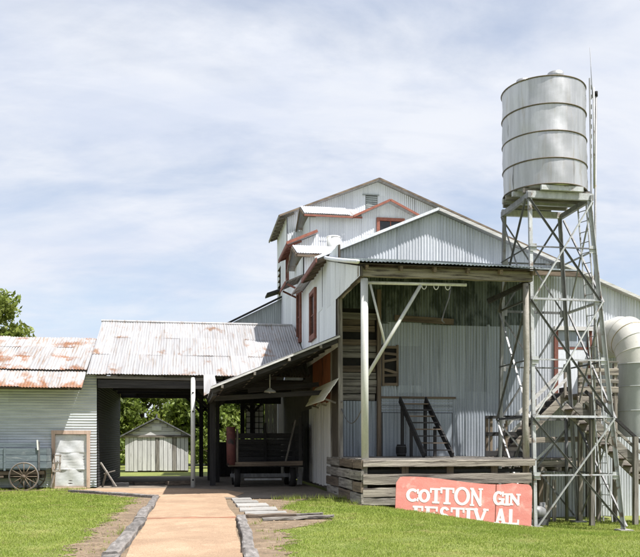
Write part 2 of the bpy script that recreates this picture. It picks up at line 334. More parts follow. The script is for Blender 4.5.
surf('oxide_red', (.13,.045,.042), (.09,.03,.03), ns=2, rough=.7, c3=(.28,.12,.09), t3=(.6,.75), c4=(.03,.025,.025), t4=(.5,.65), ns4=3, bump=.3)
surf('enamel', (.75,.75,.73), (.68,.68,.66), rough=.3, bump=0)
surf('brass', (.45,.36,.18), (.36,.28,.13), rough=.4, metal=.5)
surf('brass_dark', (.17,.14,.11), (.11,.09,.075), rough=.6, metal=.3)
surf('tie_wood', (.23,.21,.195), (.125,.115,.105), scl=(4,1,4), ns=3, rough=.9, c3=(.30,.28,.265), t3=(.55,.7), ns3=2.5, scl3=(5,.8,5), bump=.9, bs=12, rnd=.25)
surf('path_red', (.37,.19,.12), (.28,.15,.095), rough=.9, bump=.4)
surf('slab_grey', (.40,.385,.36), (.31,.30,.28), ns=2, rough=.9, c3=(.22,.2,.18), t3=(.6,.75), ns3=3, bump=.6, bs=15, rnd=.2)

# ------------------------------------------------------------------ ground, path, grass
def sstep(t): t = np.clip(t, 0, 1); return t*t*(3-2*t)
def hgt(x, y):
    return -.95*sstep((np.asarray(x, float)-3.6)/8.2)*sstep((np.asarray(y, float)-12)/9)
def np_mesh(name, v, faces, m, kind=None, smooth=False):
    """faces: (n,k) int array"""
    me = bpy.data.meshes.new(name); k = faces.shape[1]
    me.vertices.add(len(v)); me.vertices.foreach_set('co', np.asarray(v, np.float32).ravel())
    me.loops.add(faces.size); me.loops.foreach_set('vertex_index', faces.astype(np.int32).ravel())
    me.polygons.add(len(faces)); me.polygons.foreach_set('loop_start', (np.arange(len(faces))*k).astype(np.int32))
    me.update(calc_edges=True); me.validate()
    if smooth: me.shade_smooth()
    me.materials.append(M[m]); o = bpy.data.objects.new(name, me); COL.objects.link(o); BASE[o.name] = V3((0,0,0))
    if kind: o['kind'] = kind
    return o
def grid_sheet(name, xs, ys, zf, m, kind='structure', keep=None):
    X, Y = np.meshgrid(xs, ys); Z = zf(X, Y); nx = len(xs)
    v = np.stack([X.ravel(), Y.ravel(), Z.ravel()], 1)
    i, j = np.meshgrid(np.arange(nx-1), np.arange(len(ys)-1)); a = (j*nx+i).ravel()
    f = np.stack([a, a+1, a+nx+1, a+nx], 1)
    if keep is not None:
        c = v[f].mean(1); f = f[keep(c[:,0], c[:,1])]
    return np_mesh(name, v, f, m, kind, True)
xs = np.r_[-900,-300,-120,-60, np.arange(-25,26.1,.5), 60,120,300,900]; ys = np.r_[-80,-30,-10, np.arange(0,34.1,.5), 60,120,300,1500]
grid_sheet('ground', xs, ys, lambda X, Y: hgt(X, Y), 'soil')
def wob(t, a=.12, s=0.0): return a*(np.sin(t*2.3+s)+.6*np.sin(t*5.1+1.7*s+1)+.4*np.sin(t*11.3+s*.7))
# signed "is it lawn" test shared by grass blades and bare earth
def left_edge(y): return -1.78+.2*np.clip((y-15)/9, 0, 1)+wob(y, .09)
def right_edge(y): return np.interp(y, [8, 11, 13.5, 15, 16, 17.5, 18.5, 20, 22, 23.2, 24], [1.15, 1.35, 1.6, 1.8, 2.5, 3.0, 2.5, 2.35, 2.8, 3.6, 4.8])+wob(y, .10, 2)
def top_left(x): return np.where(x < -3.9, 28.9+wob(x, .1), np.interp(x, [-3.9, -1.6], [27.6, 24.6]))
def is_lawn(x, y):
    l = (x < left_edge(y)) & (y < top_left(x))
    r = (x > right_edge(y)) & ~((y > 21.1+wob(x,.05)) & (x > 4.4) & (x < 9.9)) & (y < np.where(x < 4.6, 23.4+wob(x,.1), 24.9))
    return l | r
def bare(x, y):
    e = np.random.default_rng(9).normal(0, 1, len(x)); d_ = .07*e+.10*np.sin(x*9+1.7*np.sin(y*6))*np.sin(y*8+x*3)
    return ~is_lawn(x+d_, y+d_*.6) & (x > -6.6) & (x < 4.6)
grid_sheet('dirt_verge', np.arange(-6.7,4.7,.045), np.arange(8,29.6,.06), lambda X, Y: hgt(X, Y)+.009+.004*np.sin(X*7+Y*3)*np.sin(Y*6), 'dirt', keep=bare)
grid_sheet('yard_floor', np.arange(-3.4,4.61,.4), np.arange(23.6,41.5,.4), lambda X, Y: .026+0*X+.004*np.sin(X*3)*np.sin(Y*2), 'yard', keep=lambda x, y: (x > -.6) | (y > 28.4))
# gravel path and the branch in front of the sheds
pv = []; ysp = np.arange(6, 25.01, .25)
mbp = MB(); prevp = None
for y in ysp:
    a, b = -.90+.02*math.sin(y*1.3), float(np.interp(y,[6,11.4,17.5,24],[.55,.72,.97,1.0]))+.025*math.sin(y*1.1+1)
    i = len(mbp.v)
    for k in range(9): mbp.v.append((a+(b-a)*k/8, y, .034+.012*math.sin(k/8*math.pi)+random.uniform(-.003,.003)))
    if prevp is not None:
        for k in range(8): mbp.f.append((prevp+k, prevp+k+1, i+k+1, i+k))
    prevp = i
setp(mbp.build('gravel_path', 'gravel', smooth=True), kind='structure')
mbp = MB()
q = [(-.93,24.9,.036),(1.3,24.2,.036),(1.75,26.2,.036),(1.2,28.3,.036),(-.4,29.6,.036),(-3.35,29.9,.036),(-4.1,29.3,.036),(-3.9,28.15,.036)]
mbp.poly(q, (0,0,-.05)); setp(mbp.build('gravel_branch', 'gravel'), kind='structure')
setp(MB().rough((-.9,17.33,.03), (.98,17.33,.03), .2, .05, 8, .01).build('path_timber_strip', 'path_red'), kind='structure')
def grass_patch(x0, x1, y0, y1, dens, hmin, hmax, seed, w=.009):
    r = np.random.default_rng(seed); n = int((x1-x0)*(y1-y0)*dens)
    x = r.uniform(x0, x1, n); y = r.uniform(y0, y1, n)
    jit = r.normal(0, .07, n)+(r.random(n) < .12)*r.normal(0, .28, n); k = is_lawn(x+jit, y+jit*.7)
    # inside the picture only (plus a margin)
    d = x*math.sin(TH)+y*math.cos(TH); xc = x*math.cos(TH)-y*math.sin(TH); k &= np.abs(xc/d) < .47
    x, y = x[k], y[k]; n = len(x); a = r.uniform(0, 2*np.pi, n)
    clump = .75+.5*np.sin(x*3.1+1.3*np.sin(y*2.2))*np.sin(y*2.7+x)*.6
    h = r.uniform(hmin, hmax, n)*clump; lean = r.normal(0, .45, (n,2))*h[:,None]
    z = hgt(x, y); d = np.sqrt(x*x+y*y); ww = w*np.clip(d/12, 1, 2.2)*r.uniform(.7,1.4,n)
    ca, sa = np.cos(a)*ww/2, np.sin(a)*ww/2
    v = np.empty((n,3,3)); v[:,0] = np.stack([x-ca, y-sa, z-.005],1); v[:,1] = np.stack([x+ca, y+sa, z-.005],1)
    v[:,2] = np.stack([x+lean[:,0], y+lean[:,1], z+h],1)
    return v.reshape(-1,3)
G = [grass_patch(-9,-1.4,9.5,15,1900,.02,.055,1), grass_patch(-11,-1.2,15,22,1100,.02,.055,2,.011), grass_patch(-14,-1.2,22,29.5,750,.025,.065,3,.012),
     grass_patch(1.2,9.5,9.0,15,1900,.02,.055,4), grass_patch(1.5,13,15,19,1200,.02,.06,5,.011), grass_patch(1.5,17,19,25.2,850,.025,.07,6,.012)]
# taller tufts along edges: sign foot, ties, dock corner
def tuft(cx, cy, n, hh, sp, seed):
    r = np.random.default_rng(seed); x = cx+r.normal(0,sp,n); y = cy+r.normal(0,sp,n); a = r.uniform(0,6.28,n); h = r.uniform(.5,1,n)*hh
    z = hgt(x,y); l = r.normal(0,.4,(n,2))*h[:,None]; ca, sa = np.cos(a)*.006, np.sin(a)*.006; v = np.empty((n,3,3))
    v[:,0] = np.stack([x-ca,y-sa,z],1); v[:,1] = np.stack([x+ca,y+sa,z],1); v[:,2] = np.stack([x+l[:,0],y+l[:,1],z+h],1); return v.reshape(-1,3)
tr = random.Random(5)
for k in range(60): G.append(tuft(tr.uniform(2.4,4.7), tr.choice([23.2,22.8,23.5,21.2])+tr.uniform(-.2,.2), 14, tr.uniform(.1,.25), .05, 100+k))
for k in range(70): G.append(tuft(tr.uniform(5.3,9.5), 20.7+tr.uniform(-.25,.05), 16, tr.uniform(.04,.11), .06, 200+k))
for k in range(40): G.append(tuft(tr.choice([-1.25,1.3,-1.5,1.5])+tr.uniform(-.08,.08), tr.uniform(10,17), 10, tr.uniform(.05,.12), .04, 300+k))
for k in range(40): G.append(tuft(tr.uniform(-7,-3.6), 29.2+tr.uniform(-.3,.4), 14, tr.uniform(.1,.22), .06, 400+k))
for k in range(40): G.append(tuft(tr.uniform(9.6,14), tr.uniform(23.5,25.5), 12, tr.uniform(.1,.25), .06, 500+k))
gv = np.concatenate(G)
np_mesh('lawn_grass', gv, np.arange(len(gv)).reshape(-1,3), 'grass', 'stuff')
# pebbles and litter on the bare verges
pr = np.random.default_rng(21); pvv = []; pff = []
for k in range(900):
    side = pr.random() < .5; y = pr.uniform(9.5, 24); x = pr.uniform(-2.1,-1.1) if side else pr.uniform(1.25,2.6)
    if is_lawn(np.array(x), np.array(y)): continue
    s = pr.uniform(.008,.03); z = float(hgt(x,y))+.012; i = len(pvv)
    for dx, dy, dz in ((1,0,0),(0,1,0),(-1,0,0),(0,-1,0),(0,0,.8)): pvv.append((x+dx*s*pr.uniform(.6,1.3), y+dy*s*pr.uniform(.6,1.3), z+dz*s))
    for f in ((0,1,4),(1,2,4),(2,3,4),(3,0,4)): pff.append(tuple(i+q for q in f))
np_mesh('verge_pebbles', np.array(pvv), np.array(pff), 'dirt', 'stuff')

# ------------------------------------------------------------------ left storehouse
UX, UY, UZ = V3((1,0,0)), V3((0,1,0)), V3((0,0,1))
st = thing('storehouse', 'low corrugated metal storehouse with rust-streaked white roof at the left', 'shed', (-8,32,0))
XR = -3.42
clad(st, 'front_wall', (0,30.7,0), UX, UZ, -UY, -13.4, XR, .05, 4.3, 'galv_side', colw=.62, rows=(-13.4,-11.2,-8.9,-6.55,-4.3,XR),
     openings=[(-4.92,-3.74,.05,1.95)], swap=True, pitch=.10, amp=.012)
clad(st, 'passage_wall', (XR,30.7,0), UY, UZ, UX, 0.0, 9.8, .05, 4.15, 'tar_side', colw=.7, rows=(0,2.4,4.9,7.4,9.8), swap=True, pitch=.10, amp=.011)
MB().box((-13.4,39.8,0),(XR-.06,39.9,4.1)).build('rear_wall', 'boards_dark', st)
MB().box((-13.45,30.7,0),(-13.38,39.9,4.2)).build('end_wall', 'boards_dark', st)
def slope_frame(p0, p1):       # O,V,N for a roof slope running along X from eave (y,z) to ridge (y,z)
    O = V3((0, p0[0], p0[1])); V = V3((0, p1[0]-p0[0], p1[1]-p0[1])); L = V.length; V.normalize(); N = UX.cross(V); return O, V, N, L
O, V, N, L = slope_frame((30.5,4.36),(34.0,5.97))
clad(st, 'roof_slope', O, UX, V, N, -13.8, -3.75, 0, L, 'rusty_roof', colw=.66, rows=(0,1.25,2.55,L), back='roof_deck', thick=.04, jit=.014, rag=.07)
O, V, N, L = slope_frame((29.4,3.64),(30.72,4.42))
clad(st, 'roof_skirt', O, UX, V, N, -13.8, -3.78, 0, L, 'rusty_roof', colw=.66, rows=(0,L), back='roof_deck', thick=.04, jit=.016, rag=.07)
MB().quad((-13.8,34,5.97),(-3.75,34,5.97),(-3.75,40.2,3.9),(-13.8,40.2,3.9)).build('rear_slope', 'rusty_roof', st)
MB().beam((-13.6,29.75,3.66),(-3.85,29.75,3.66),.08,.16).build('eave_beam', 'brown_wood_x', st)
for k in range(8):
    x = -13+k*1.25; MB().beam((x,29.5,3.62),(x,30.75,4.36),.06,.1).build('rafter', 'wood_y', st)
# door of the storehouse
d = MB(); y0 = 30.62
d.box((-5.02,y0-.07,.02),(-4.90,y0,2.0)); d.box((-3.77,y0-.07,.02),(-3.65,y0,2.0)); d.box((-5.03,y0-.072,2.0),(-3.63,y0,2.14))
dr = d.build('door', 'pink_wood_z', st)
MB().box((-5.0,y0-.05,.0),(-3.7,y0+.04,.06)).build('threshold', 'pink_wood_x', dr)
for j, (a, b) in enumerate(((.07,.72),(.70,1.34),(1.32,1.98))):      # crumpled sheets nailed across the doorway
    mb = MB(); nx, nz = 26, 12
    for r_ in range(nz+1):
        for c_ in range(nx+1):
            x = -4.93+1.2*c_/nx; z = a+(b-a)*r_/nz
            cr = .02*math.sin(x*9+j*2)*math.sin(z*7)+.03*math.exp(-((x+4.35)**2+(z-1.25)**2)/.03)+.011*math.sin(2*math.pi*z/.11)
            mb.v.append((x, y0+.03-.006*j-cr, z))
    for r_ in range(nz):
        for c_ in range(nx):
            i = r_*(nx+1)+c_; mb.f.append((i, i+1, i+nx+2, i+nx+1))
    mb.build('door_sheet', 'galv_door', dr, smooth=True)
MB().box((-4.95,y0+.05,.05),(-3.7,y0+.07,2.0)).build('door_backing', 'boards_dark', dr)
# ------------------------------------------------------------------ drive-through shed with lean-to
dv = thing('drive_through_shed', 'open drive-through shed with pale corrugated roof and dark interior beside the tall gin house', 'shed', (0,33,0))
O, V, N, L = slope_frame((30.2,4.2),(35.4,6.88))
clad(dv, 'front_slope', O, UX, V, N, -3.72, 4.55, 0, L, 'galv_roof', colw=.66, rows=(0,1.95,3.9,L), back='roof_deck', thick=.04, jit=.014, rag=.07)
MB().hexa([(-3.72,35.4,6.82),(4.55,35.4,6.82),(4.55,40.7,4.0),(-3.72,40.7,4.0),(-3.72,35.4,6.87),(4.55,35.4,6.87),(4.55,40.7,4.05),(-3.72,40.7,4.05)]).build('rear_slope', 'galv_roof', dv)
MB().tube([(-3.75,35.4,6.93),(4.5,35.4,6.93)], .06, 8).build('ridge_cap', 'galv_roof', dv)
MB().beam((-3.4,30.32,4.1),(.72,30.32,4.06),.09,.1).build('front_fascia', 'wood_x', dv)
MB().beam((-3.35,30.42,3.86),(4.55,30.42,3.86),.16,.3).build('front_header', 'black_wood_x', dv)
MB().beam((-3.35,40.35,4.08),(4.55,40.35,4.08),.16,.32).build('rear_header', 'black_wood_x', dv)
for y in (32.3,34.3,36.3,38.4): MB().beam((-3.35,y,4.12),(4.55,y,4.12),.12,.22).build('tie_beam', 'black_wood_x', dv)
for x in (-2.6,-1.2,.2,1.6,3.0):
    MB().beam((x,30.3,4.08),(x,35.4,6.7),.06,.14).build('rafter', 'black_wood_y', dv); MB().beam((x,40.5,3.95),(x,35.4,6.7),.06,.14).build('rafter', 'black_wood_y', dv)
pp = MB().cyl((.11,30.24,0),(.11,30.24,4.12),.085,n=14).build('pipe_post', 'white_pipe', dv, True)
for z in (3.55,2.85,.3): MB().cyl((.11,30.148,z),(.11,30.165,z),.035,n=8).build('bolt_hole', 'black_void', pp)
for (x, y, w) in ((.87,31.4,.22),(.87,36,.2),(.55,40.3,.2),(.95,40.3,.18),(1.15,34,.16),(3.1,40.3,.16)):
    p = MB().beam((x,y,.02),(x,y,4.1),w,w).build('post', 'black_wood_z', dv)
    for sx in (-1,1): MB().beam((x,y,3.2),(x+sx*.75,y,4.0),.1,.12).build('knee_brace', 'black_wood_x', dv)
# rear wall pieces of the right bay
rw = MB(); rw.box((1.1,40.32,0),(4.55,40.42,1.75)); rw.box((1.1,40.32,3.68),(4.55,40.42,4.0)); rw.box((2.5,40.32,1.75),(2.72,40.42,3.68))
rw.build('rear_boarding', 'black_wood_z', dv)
window(dv, (2.74,40.36,2.1), UX, UZ, -UY, .95, 1.55, 'black_wood_x', 4, 5, name='grid_window', pane='enamel', fr=.05, sill=False)  # white panes stand in for the daylight behind the grid
for k in range(3): MB().box((3.72+k*.21,40.28,1.75),(3.915+k*.21,40.31,3.66)).build('pale_board', 'white_board_z', dv)
# lean-to in front, hung on the gin house wall
xl, zl, sl_ = .66, 3.37, .42
Vl = V3((1,0,sl_)).normalized(); Nl = V3((-sl_,0,1)).normalized(); Ll = (4.6-xl)/Vl.x
clad(dv, 'lean_to_roof', (xl,24.6,zl), -UY, Vl, Nl, -7.4, 0.0, 0, Ll, 'galv_roof', colw=.7, rows=(0,2.2,Ll), back='roof_deck', thick=.04)
MB().beam((xl-.03,24.57,zl-.03),(4.62,24.57,zl+sl_*3.95-.03),.04,.06).build('rake_board', 'white_board_x', dv)
for k in range(5):
    y = 24.75+k*1.3; MB().beam((xl,y,zl-.12),(4.58,y,zl+sl_*3.9-.12),.07,.15).build('rafter', 'black_wood_x', dv)
for t in (.08,.33,.6,.85):
    x = xl+t*3.95; MB().beam((x,24.5,zl+sl_*(x-xl)-.12),(x,30.4,zl+sl_*(x-xl)-.12),.07,.09).build('purlin', 'wood_y', dv)
MB().beam((.75,24.8,3.2),(.75,31.3,3.3),.12,.18).build('eave_plate', 'black_wood_y', dv)
for k, (x, z) in enumerate(((1.7,3.25),(2.9,3.6))): MB().beam((x-.9,27+k,z-.1),(4.5,27+k,z+.15),.1,.16).build('tie_beam', 'black_wood_x', dv)
f = MB(); nx, nz = 6, 8                                                   # curled flap of sheet at the low corner
for r_ in range(nz+1):
    for c_ in range(nx+1):
        u = c_/nx; w = r_/nz
        f.v.append((.5+.5*u-.1*w*u, 30.1-5.4*(1-w)*.04-.35*(1-w), 3.55+.68*w+.12*u*(1-w)-.15*(1-w)*(1-u)))
for r_ in range(nz):
    for c_ in range(nx): i = r_*(nx+1)+c_; f.f.append((i, i+1, i+nx+2, i+nx+1))
f.build('curled_sheet', 'galv_roof', dv, True)

# ------------------------------------------------------------------ gin house
X0 = 4.64
gin = thing('gin_house', 'tall stepped white corrugated gin house with red-trimmed gables', 'building', (10,32,0))
rakeL = lambda x: 7.82+(x-4.14)*(9.66-7.82)/(8.42-4.14)
rakeR = lambda x: 9.66-(x-8.42)*(9.66-6.87)/(15.82-8.42)
fr = lambda x: min(rakeL(x), rakeR(x))-.02
wall_ops = [(4.9,6.32,3.1,6.25),(6.5,7.05,3.65,5.0),(6.47,9.0,1.2,3.22),(12.82,14.05,3.36,5.66)]
clad(gin, 'front_wall', (0,26.7,0), UX, UZ, -UY, X0, 17.6, -1.05, fr, 'galv_wall', colw=.8, rows=(-1.05,1.2,3.4,5.75,7.45,10), openings=wall_ops, breaks=(8.42,), amp=.02, pick=lambda u, v: ('galv_dock' if v < 5.76 else 'galv_dark') if u < 11.6 and v < 7 else 'galv_wall')  # sheets behind the dock are darker, the upper row darkest and green-black
# boarded bay behind the dock
bb = MB().box((4.9,26.74,3.1),(6.32,26.8,6.25)).build('boarded_bay', 'black_void', gin)
z = 3.12; k = 0
while z < 5.9:
    h = random.uniform(.19,.25)
    if k not in (5, 9): MB().beam((4.92+random.uniform(0,.05),26.68-random.uniform(0,.03),z+h/2),(6.30-random.uniform(0,.08),26.68-random.uniform(0,.03),z+h/2+random.uniform(-.02,.02)),.03,h-.012).build('plank', random.choice(['wood_x','brown_wood_x','wood_x']), bb)
    z += h+.012; k += 1
MB().beam((6.36,26.62,1.2),(6.36,26.62,6.9),.14,.14).build('corner_post', 'brown_wood_z', gin)
lv = MB().box((6.5,26.72,3.65),(7.05,26.78,5.0)).build('broken_louver', 'black_void', gin)
for sx in (6.5,7.0): MB().box((sx-.02,26.63,3.62),(sx+.06,26.71,5.03)).build('jamb', 'brown_wood_z', lv)
for j, (z, tl) in enumerate(((3.68,0),(3.98,.02),(4.2,-.14),(4.45,.1),(4.75,-.05),(4.95,0))): MB().beam((6.53,26.66,z),(7.02,26.64,z+tl),.03,.09).build('slat', 'brown_wood_x', lv)
MB().beam((6.9,26.58,5.95),(9.0,26.58,5.86),.06,.2).build('ledger', 'brown_wood_x', gin)
hd = MB().box((6.47,26.72,1.2),(9.0,26.77,3.22)).build('hatch', 'boards_dark', gin)
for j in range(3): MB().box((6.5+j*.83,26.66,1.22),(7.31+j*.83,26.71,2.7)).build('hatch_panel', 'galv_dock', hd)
for j in range(2):
    mb = MB(); vs = np.arange(2.72+j*.24, 2.97+j*.25, .025)
    for i_, z in enumerate(vs):
        n = 26.675-.012*math.sin(2*math.pi*z/.1); mb.v += [(6.47,n,z),(9.0,n,z)]
        if i_: mb.f.append((2*i_-2,2*i_-1,2*i_+1,2*i_))
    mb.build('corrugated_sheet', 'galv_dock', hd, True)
MB().box((6.4,26.62,3.2),(9.1,26.69,3.27)).build('hatch_track', 'brown_wood_x', hd)
# red-framed upper door
rd = MB(); rd.box((12.72,26.58,3.3),(12.86,26.69,5.66)); rd.box((14.0,26.58,3.3),(14.14,26.69,5.66))
rdo = rd.build('door', 'brick_trim', gin)
MB().box((12.7,26.5,5.66),(14.16,26.69,5.80)).build('drip_cap', 'white_board_x', rdo)
MB().box((12.86,26.63,3.3),(14.0,26.67,5.05)).build('leaf', 'white_wall', rdo); MB().box((12.86,26.62,5.0),(14.0,26.68,5.08)).build('transom_bar', 'brick_trim', rdo)
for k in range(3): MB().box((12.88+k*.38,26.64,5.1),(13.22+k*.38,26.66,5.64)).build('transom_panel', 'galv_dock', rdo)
# side wall, front volume
def lw(name, ya, yb, hi, m='white_wall', ops=(), rows=(4.4,6.3,8.2,10.2,12.6,14), lo=.05, brk=()):
    # u runs from far to near so that the normal faces left
    return clad(gin, name, (X0,yb,0), -UY, UZ, -UX, 0, yb-ya, lo, hi, m, colw=.8, rows=(0,2.4)+tuple(rows), openings=[(yb-b, yb-a, z0, z1) for a, b, z0, z1 in ops], pitch=.105, amp=.012, breaks=brk)
lw('side_wall', 24.9, 32.65, 7.95, ops=[(29.1,30.45,5.6,7.42),(24.9,32.65,0,4.7)], rows=(4.7,6.4,8))
lw('side_wall', 32.68, 35.45, 9.42, ops=[(33.1,34.2,5.95,8.15)], rows=(4.4,6.6,9.5), lo=4.3)
lw('side_wall', 35.48, 38.38, 10.55, ops=[(37.5,38.2,9.4,10.5)], rows=(4.4,6.6,8.6,10.6), lo=4.3)
lw('side_wall', 38.4, 42.6, 12.65, ops=[(40.9,41.7,9.4,10.85)], rows=(4.4,6.6,8.8,10.8,12.7), lo=4.3)
# painted boards and rust sheet below the lean-to roof
lb = MB().box((X0+.03,24.9,.1),(X0+.08,43.5,4.75)).build('lower_wall', 'boards_dark', gin)
y = 26.4; k = 0
while y < 33.4:
    w = random.uniform(.2,.28); top = 3.1 if y < 30.3 else 3.0
    MB().box((X0-.005-random.uniform(0,.012),y,.16+random.uniform(0,.05)),(X0+.028,y+w-.012,top)).build('board', 'white_board_z' if y < 31.2 else 'black_wood_z', lb); y += w
for j in range(5): MB().box((X0-.012+.006*(j%2),26.45+j*.75,3.05),(X0+.03,27.22+j*.75,4.75)).build('rust_sheet', 'rust_sheet', lb)
MB().box((X0-.03,28.5,.2),(X0,28.6,3.0)).build('batten', 'white_board_z', lb); MB().box((X0-.03,30.3,.2),(X0,30.4,3.0)).build('batten', 'white_board_z', lb)
# windows in the side wall
window(gin, (X0,30.45,5.6), -UY, UZ, -UX, 1.35, 1.82, 'brick_trim', 1, 2, fr=.16, dep=.1)
window(gin, (X0,34.2,5.95), -UY, UZ, -UX, 1.1, 2.2, 'brick_trim', 1, 2, fr=.16, dep=.1)
window(gin, (X0,38.2,9.4), -UY, UZ, -UX, .7, 1.15, 'brick_trim', 1, 2, fr=.12, dep=.08)
lo_ = MB().box((X0+.01,40.9,9.4),(X0+.03,41.7,10.85)).build('louver', 'black_void', gin)
for j in range(5): MB().beam((X0-.06,40.88,9.5+j*.3),(X0-.06,41.72,9.5+j*.3),.1,.03).build('slat', 'brown_wood_y', lo_)
# awning over the second side window
aw = MB().hexa([(X0,32.75,8.62),(X0-.75,32.75,8.28),(X0-.75,34.5,8.28),(X0,34.5,8.62),(X0,32.75,8.68),(X0-.77,32.75,8.33),(X0-.77,34.5,8.33),(X0,34.5,8.68)]).build('awning', 'wood_y', gin)
for y in (32.85,34.4): MB().beam((X0,y,7.95),(X0-.68,y,8.25),.06,.07).build('bracket', 'brick_trim', aw)
MB().box((X0-.79,32.74,8.2),(X0-.75,34.51,8.34)).build('fascia', 'brick_trim', aw)
# roof of the front volume
def roof_x(name, pa, pb, ya, yb, th=.07, m='galv_roof'):    # slope across X, running back in Y
    (xa, za), (xb, zb) = pa, pb
    return MB().hexa([(xa,ya,za-th),(xb,ya,zb-th),(xb,yb,zb-th),(xa,yb,za-th),(xa,ya,za),(xb,ya,zb),(xb,yb,zb),(xa,yb,za)]).build(name, m, gin)
r1 = roof_x('roof_slope', (4.14,7.86),(8.42,9.72),26.43,32.9); r2 = roof_x('roof_slope', (8.425,9.72),(18,6.09),26.43,32.9)
MB().beam((4.12,26.40,7.84),(8.42,26.40,9.70),.05,.09).build('rake_board', 'white_wall', r1)
MB().beam((8.42,26.40,9.69),(17.9,26.40,6.10),.05,.10).build('rake_board', 'white_board_x', r2)
MB().beam((4.15,26.3,7.76),(4.15,29.8,7.76),.05,.16).build('eave_fascia', 'brick_trim', r1)
for k in range(7): MB().beam((4.18,26.5+k*.55,7.72),(4.9,26.5+k*.55,8.02),.06,.1).build('rafter_tail', 'brown_wood_x', r1)
# second step: low cross roof
def ridge_x(name, x0, x1, ye, ze, yr, zr, yb, zb, trim):
    b = MB(); t = .06
    b.hexa([(x0,ye,ze-t),(x1,ye,ze-t),(x1,yr,zr-t),(x0,yr,zr-t),(x0,ye,ze),(x1,ye,ze),(x1,yr,zr),(x0,yr,zr)])
    b.hexa([(x0,yr+.003,zr-t),(x1,yr+.003,zr-t),(x1,yb,zb-t),(x0,yb,zb-t),(x0,yr+.003,zr),(x1,yr+.003,zr),(x1,yb,zb),(x0,yb,zb)])
    r = b.build(name, 'galv_roof', gin)
    V = V3((0,yr-ye,zr-ze)); L = V.length; n = int((x1-x0)/.7)
    for k in range(n):
        mb = MB(); us = np.arange(x0+k*.7, min(x1, x0+k*.7+.73), .026); Vn = V.normalized(); Nn = UX.cross(Vn)
        for i_, u in enumerate(us):
            o_ = V3((u,ye-.04,ze-.02))+Nn*(.035+.01*math.sin(2*math.pi*u/.105)+.004*(k%2)); mb.v += [tuple(o_), tuple(o_+Vn*(L+.03))]
            if i_: mb.f.append((2*i_-2,2*i_,2*i_+1,2*i_-1))
        mb.build('corrugated_sheet', 'white_wall', r, True)
    MB().beam((x0,ye-.03,ze-.09),(x1,ye-.03,ze-.09),.04,.08).build('eave_fascia', trim, r)
    for (ya, za, yb_, zb_) in ((ye,ze,yr,zr),(yr,zr,yb,zb)): MB().beam((x0-.02,ya,za-.1),(x0-.02,yb_,zb_-.1),.05,.13).build('barge_board', 'brown_wood_y', r)
    for k in range(3):
        f_ = k/3; MB().beam((x0,ye+(yr-ye)*f_+.1,ze+(zr-ze)*f_-.09),(x0+.55,ye+(yr-ye)*f_+.1,ze+(zr-ze)*f_-.09),.05,.07).build('lookout', 'brown_wood_x', r)
    return r
clad(gin, 'step_wall', (0,32.62,0), UX, UZ, -UY, X0, 12.4, 7.4, 9.42, 'white_wall', colw=.8, rows=(7,9.5))
ridge_x('cross_roof', 4.3, 12.6, 32.25, 9.4, 33.8, 10.08, 35.4, 9.4, 'brown_wood_x')
# third step: little side bay with red rake
clad(gin, 'bay_wall', (0,35.46,0), UX, UZ, -UY, X0, 5.7, 9.2, lambda x: 10.62+(x-4.64)*.43, 'white_wall', colw=.8, rows=(9,11.4))
b5 = roof_x('bay_roof', (4.22,10.52),(5.6,11.13),35.05,38.4)
MB().beam((4.2,35.03,10.5),(5.58,35.03,11.1),.05,.12).build('rake_board', 'red_trim', b5)
MB().beam((4.22,35.05,10.44),(4.22,38.35,10.44),.06,.16).build('eave_fascia', 'brick_trim', b5)
for k in range(6): MB().beam((4.24,35.3+k*.55,10.40),(4.9,35.3+k*.55,10.68),.05,.09).build('rafter_tail', 'brick_trim', b5)
# fourth step: cross gable house with red trim
g4 = lambda x: 12.08+max(0, .70-abs(x-9.05)*.45)
clad(gin, 'upper_wall', (0,36.0,0), UX, UZ, -UY, 5.39, 12.2, 9.3, g4, 'white_wall', colw=.8, rows=(9.3,10.9,13), openings=[(8.5,9.78,11.3,12.02)], breaks=(7.5,9.05,10.6))
MB().box((5.37,36.02,9.3),(5.44,38.4,12.1)).build('return_wall', 'white_wall', gin)
ridge_x('upper_cross_roof', 5.08, 7.75, 35.7, 12.05, 37.0, 12.72, 38.35, 12.05, 'red_trim')
cg = MB()
for (xa, xb) in ((7.35,9.05),(9.05,10.75)):
    za, zb = (12.02,12.84) if xa < 9 else (12.84,12.02)
    cg.hexa([(xa,35.62,za-.06),(xb,35.62,zb-.06),(xb,38.4,zb-.06),(xa,38.4,za-.06),(xa,35.62,za),(xb,35.62,zb),(xb,38.4,zb),(xa,38.4,za)])
cgo = cg.build('cross_gable_roof', 'galv_roof', gin)
MB().beam((7.33,35.58,11.98),(9.05,35.58,12.81),.05,.10).build('rake_board', 'red_trim', cgo); MB().beam((9.05,35.58,12.81),(10.77,35.58,11.98),.05,.10).build('rake_board', 'red_trim', cgo)
window(gin, (8.48,36.0,11.25), UX, UZ, -UY, 1.32, .82, 'red_trim', 2, 1, fr=.14, dep=.1)
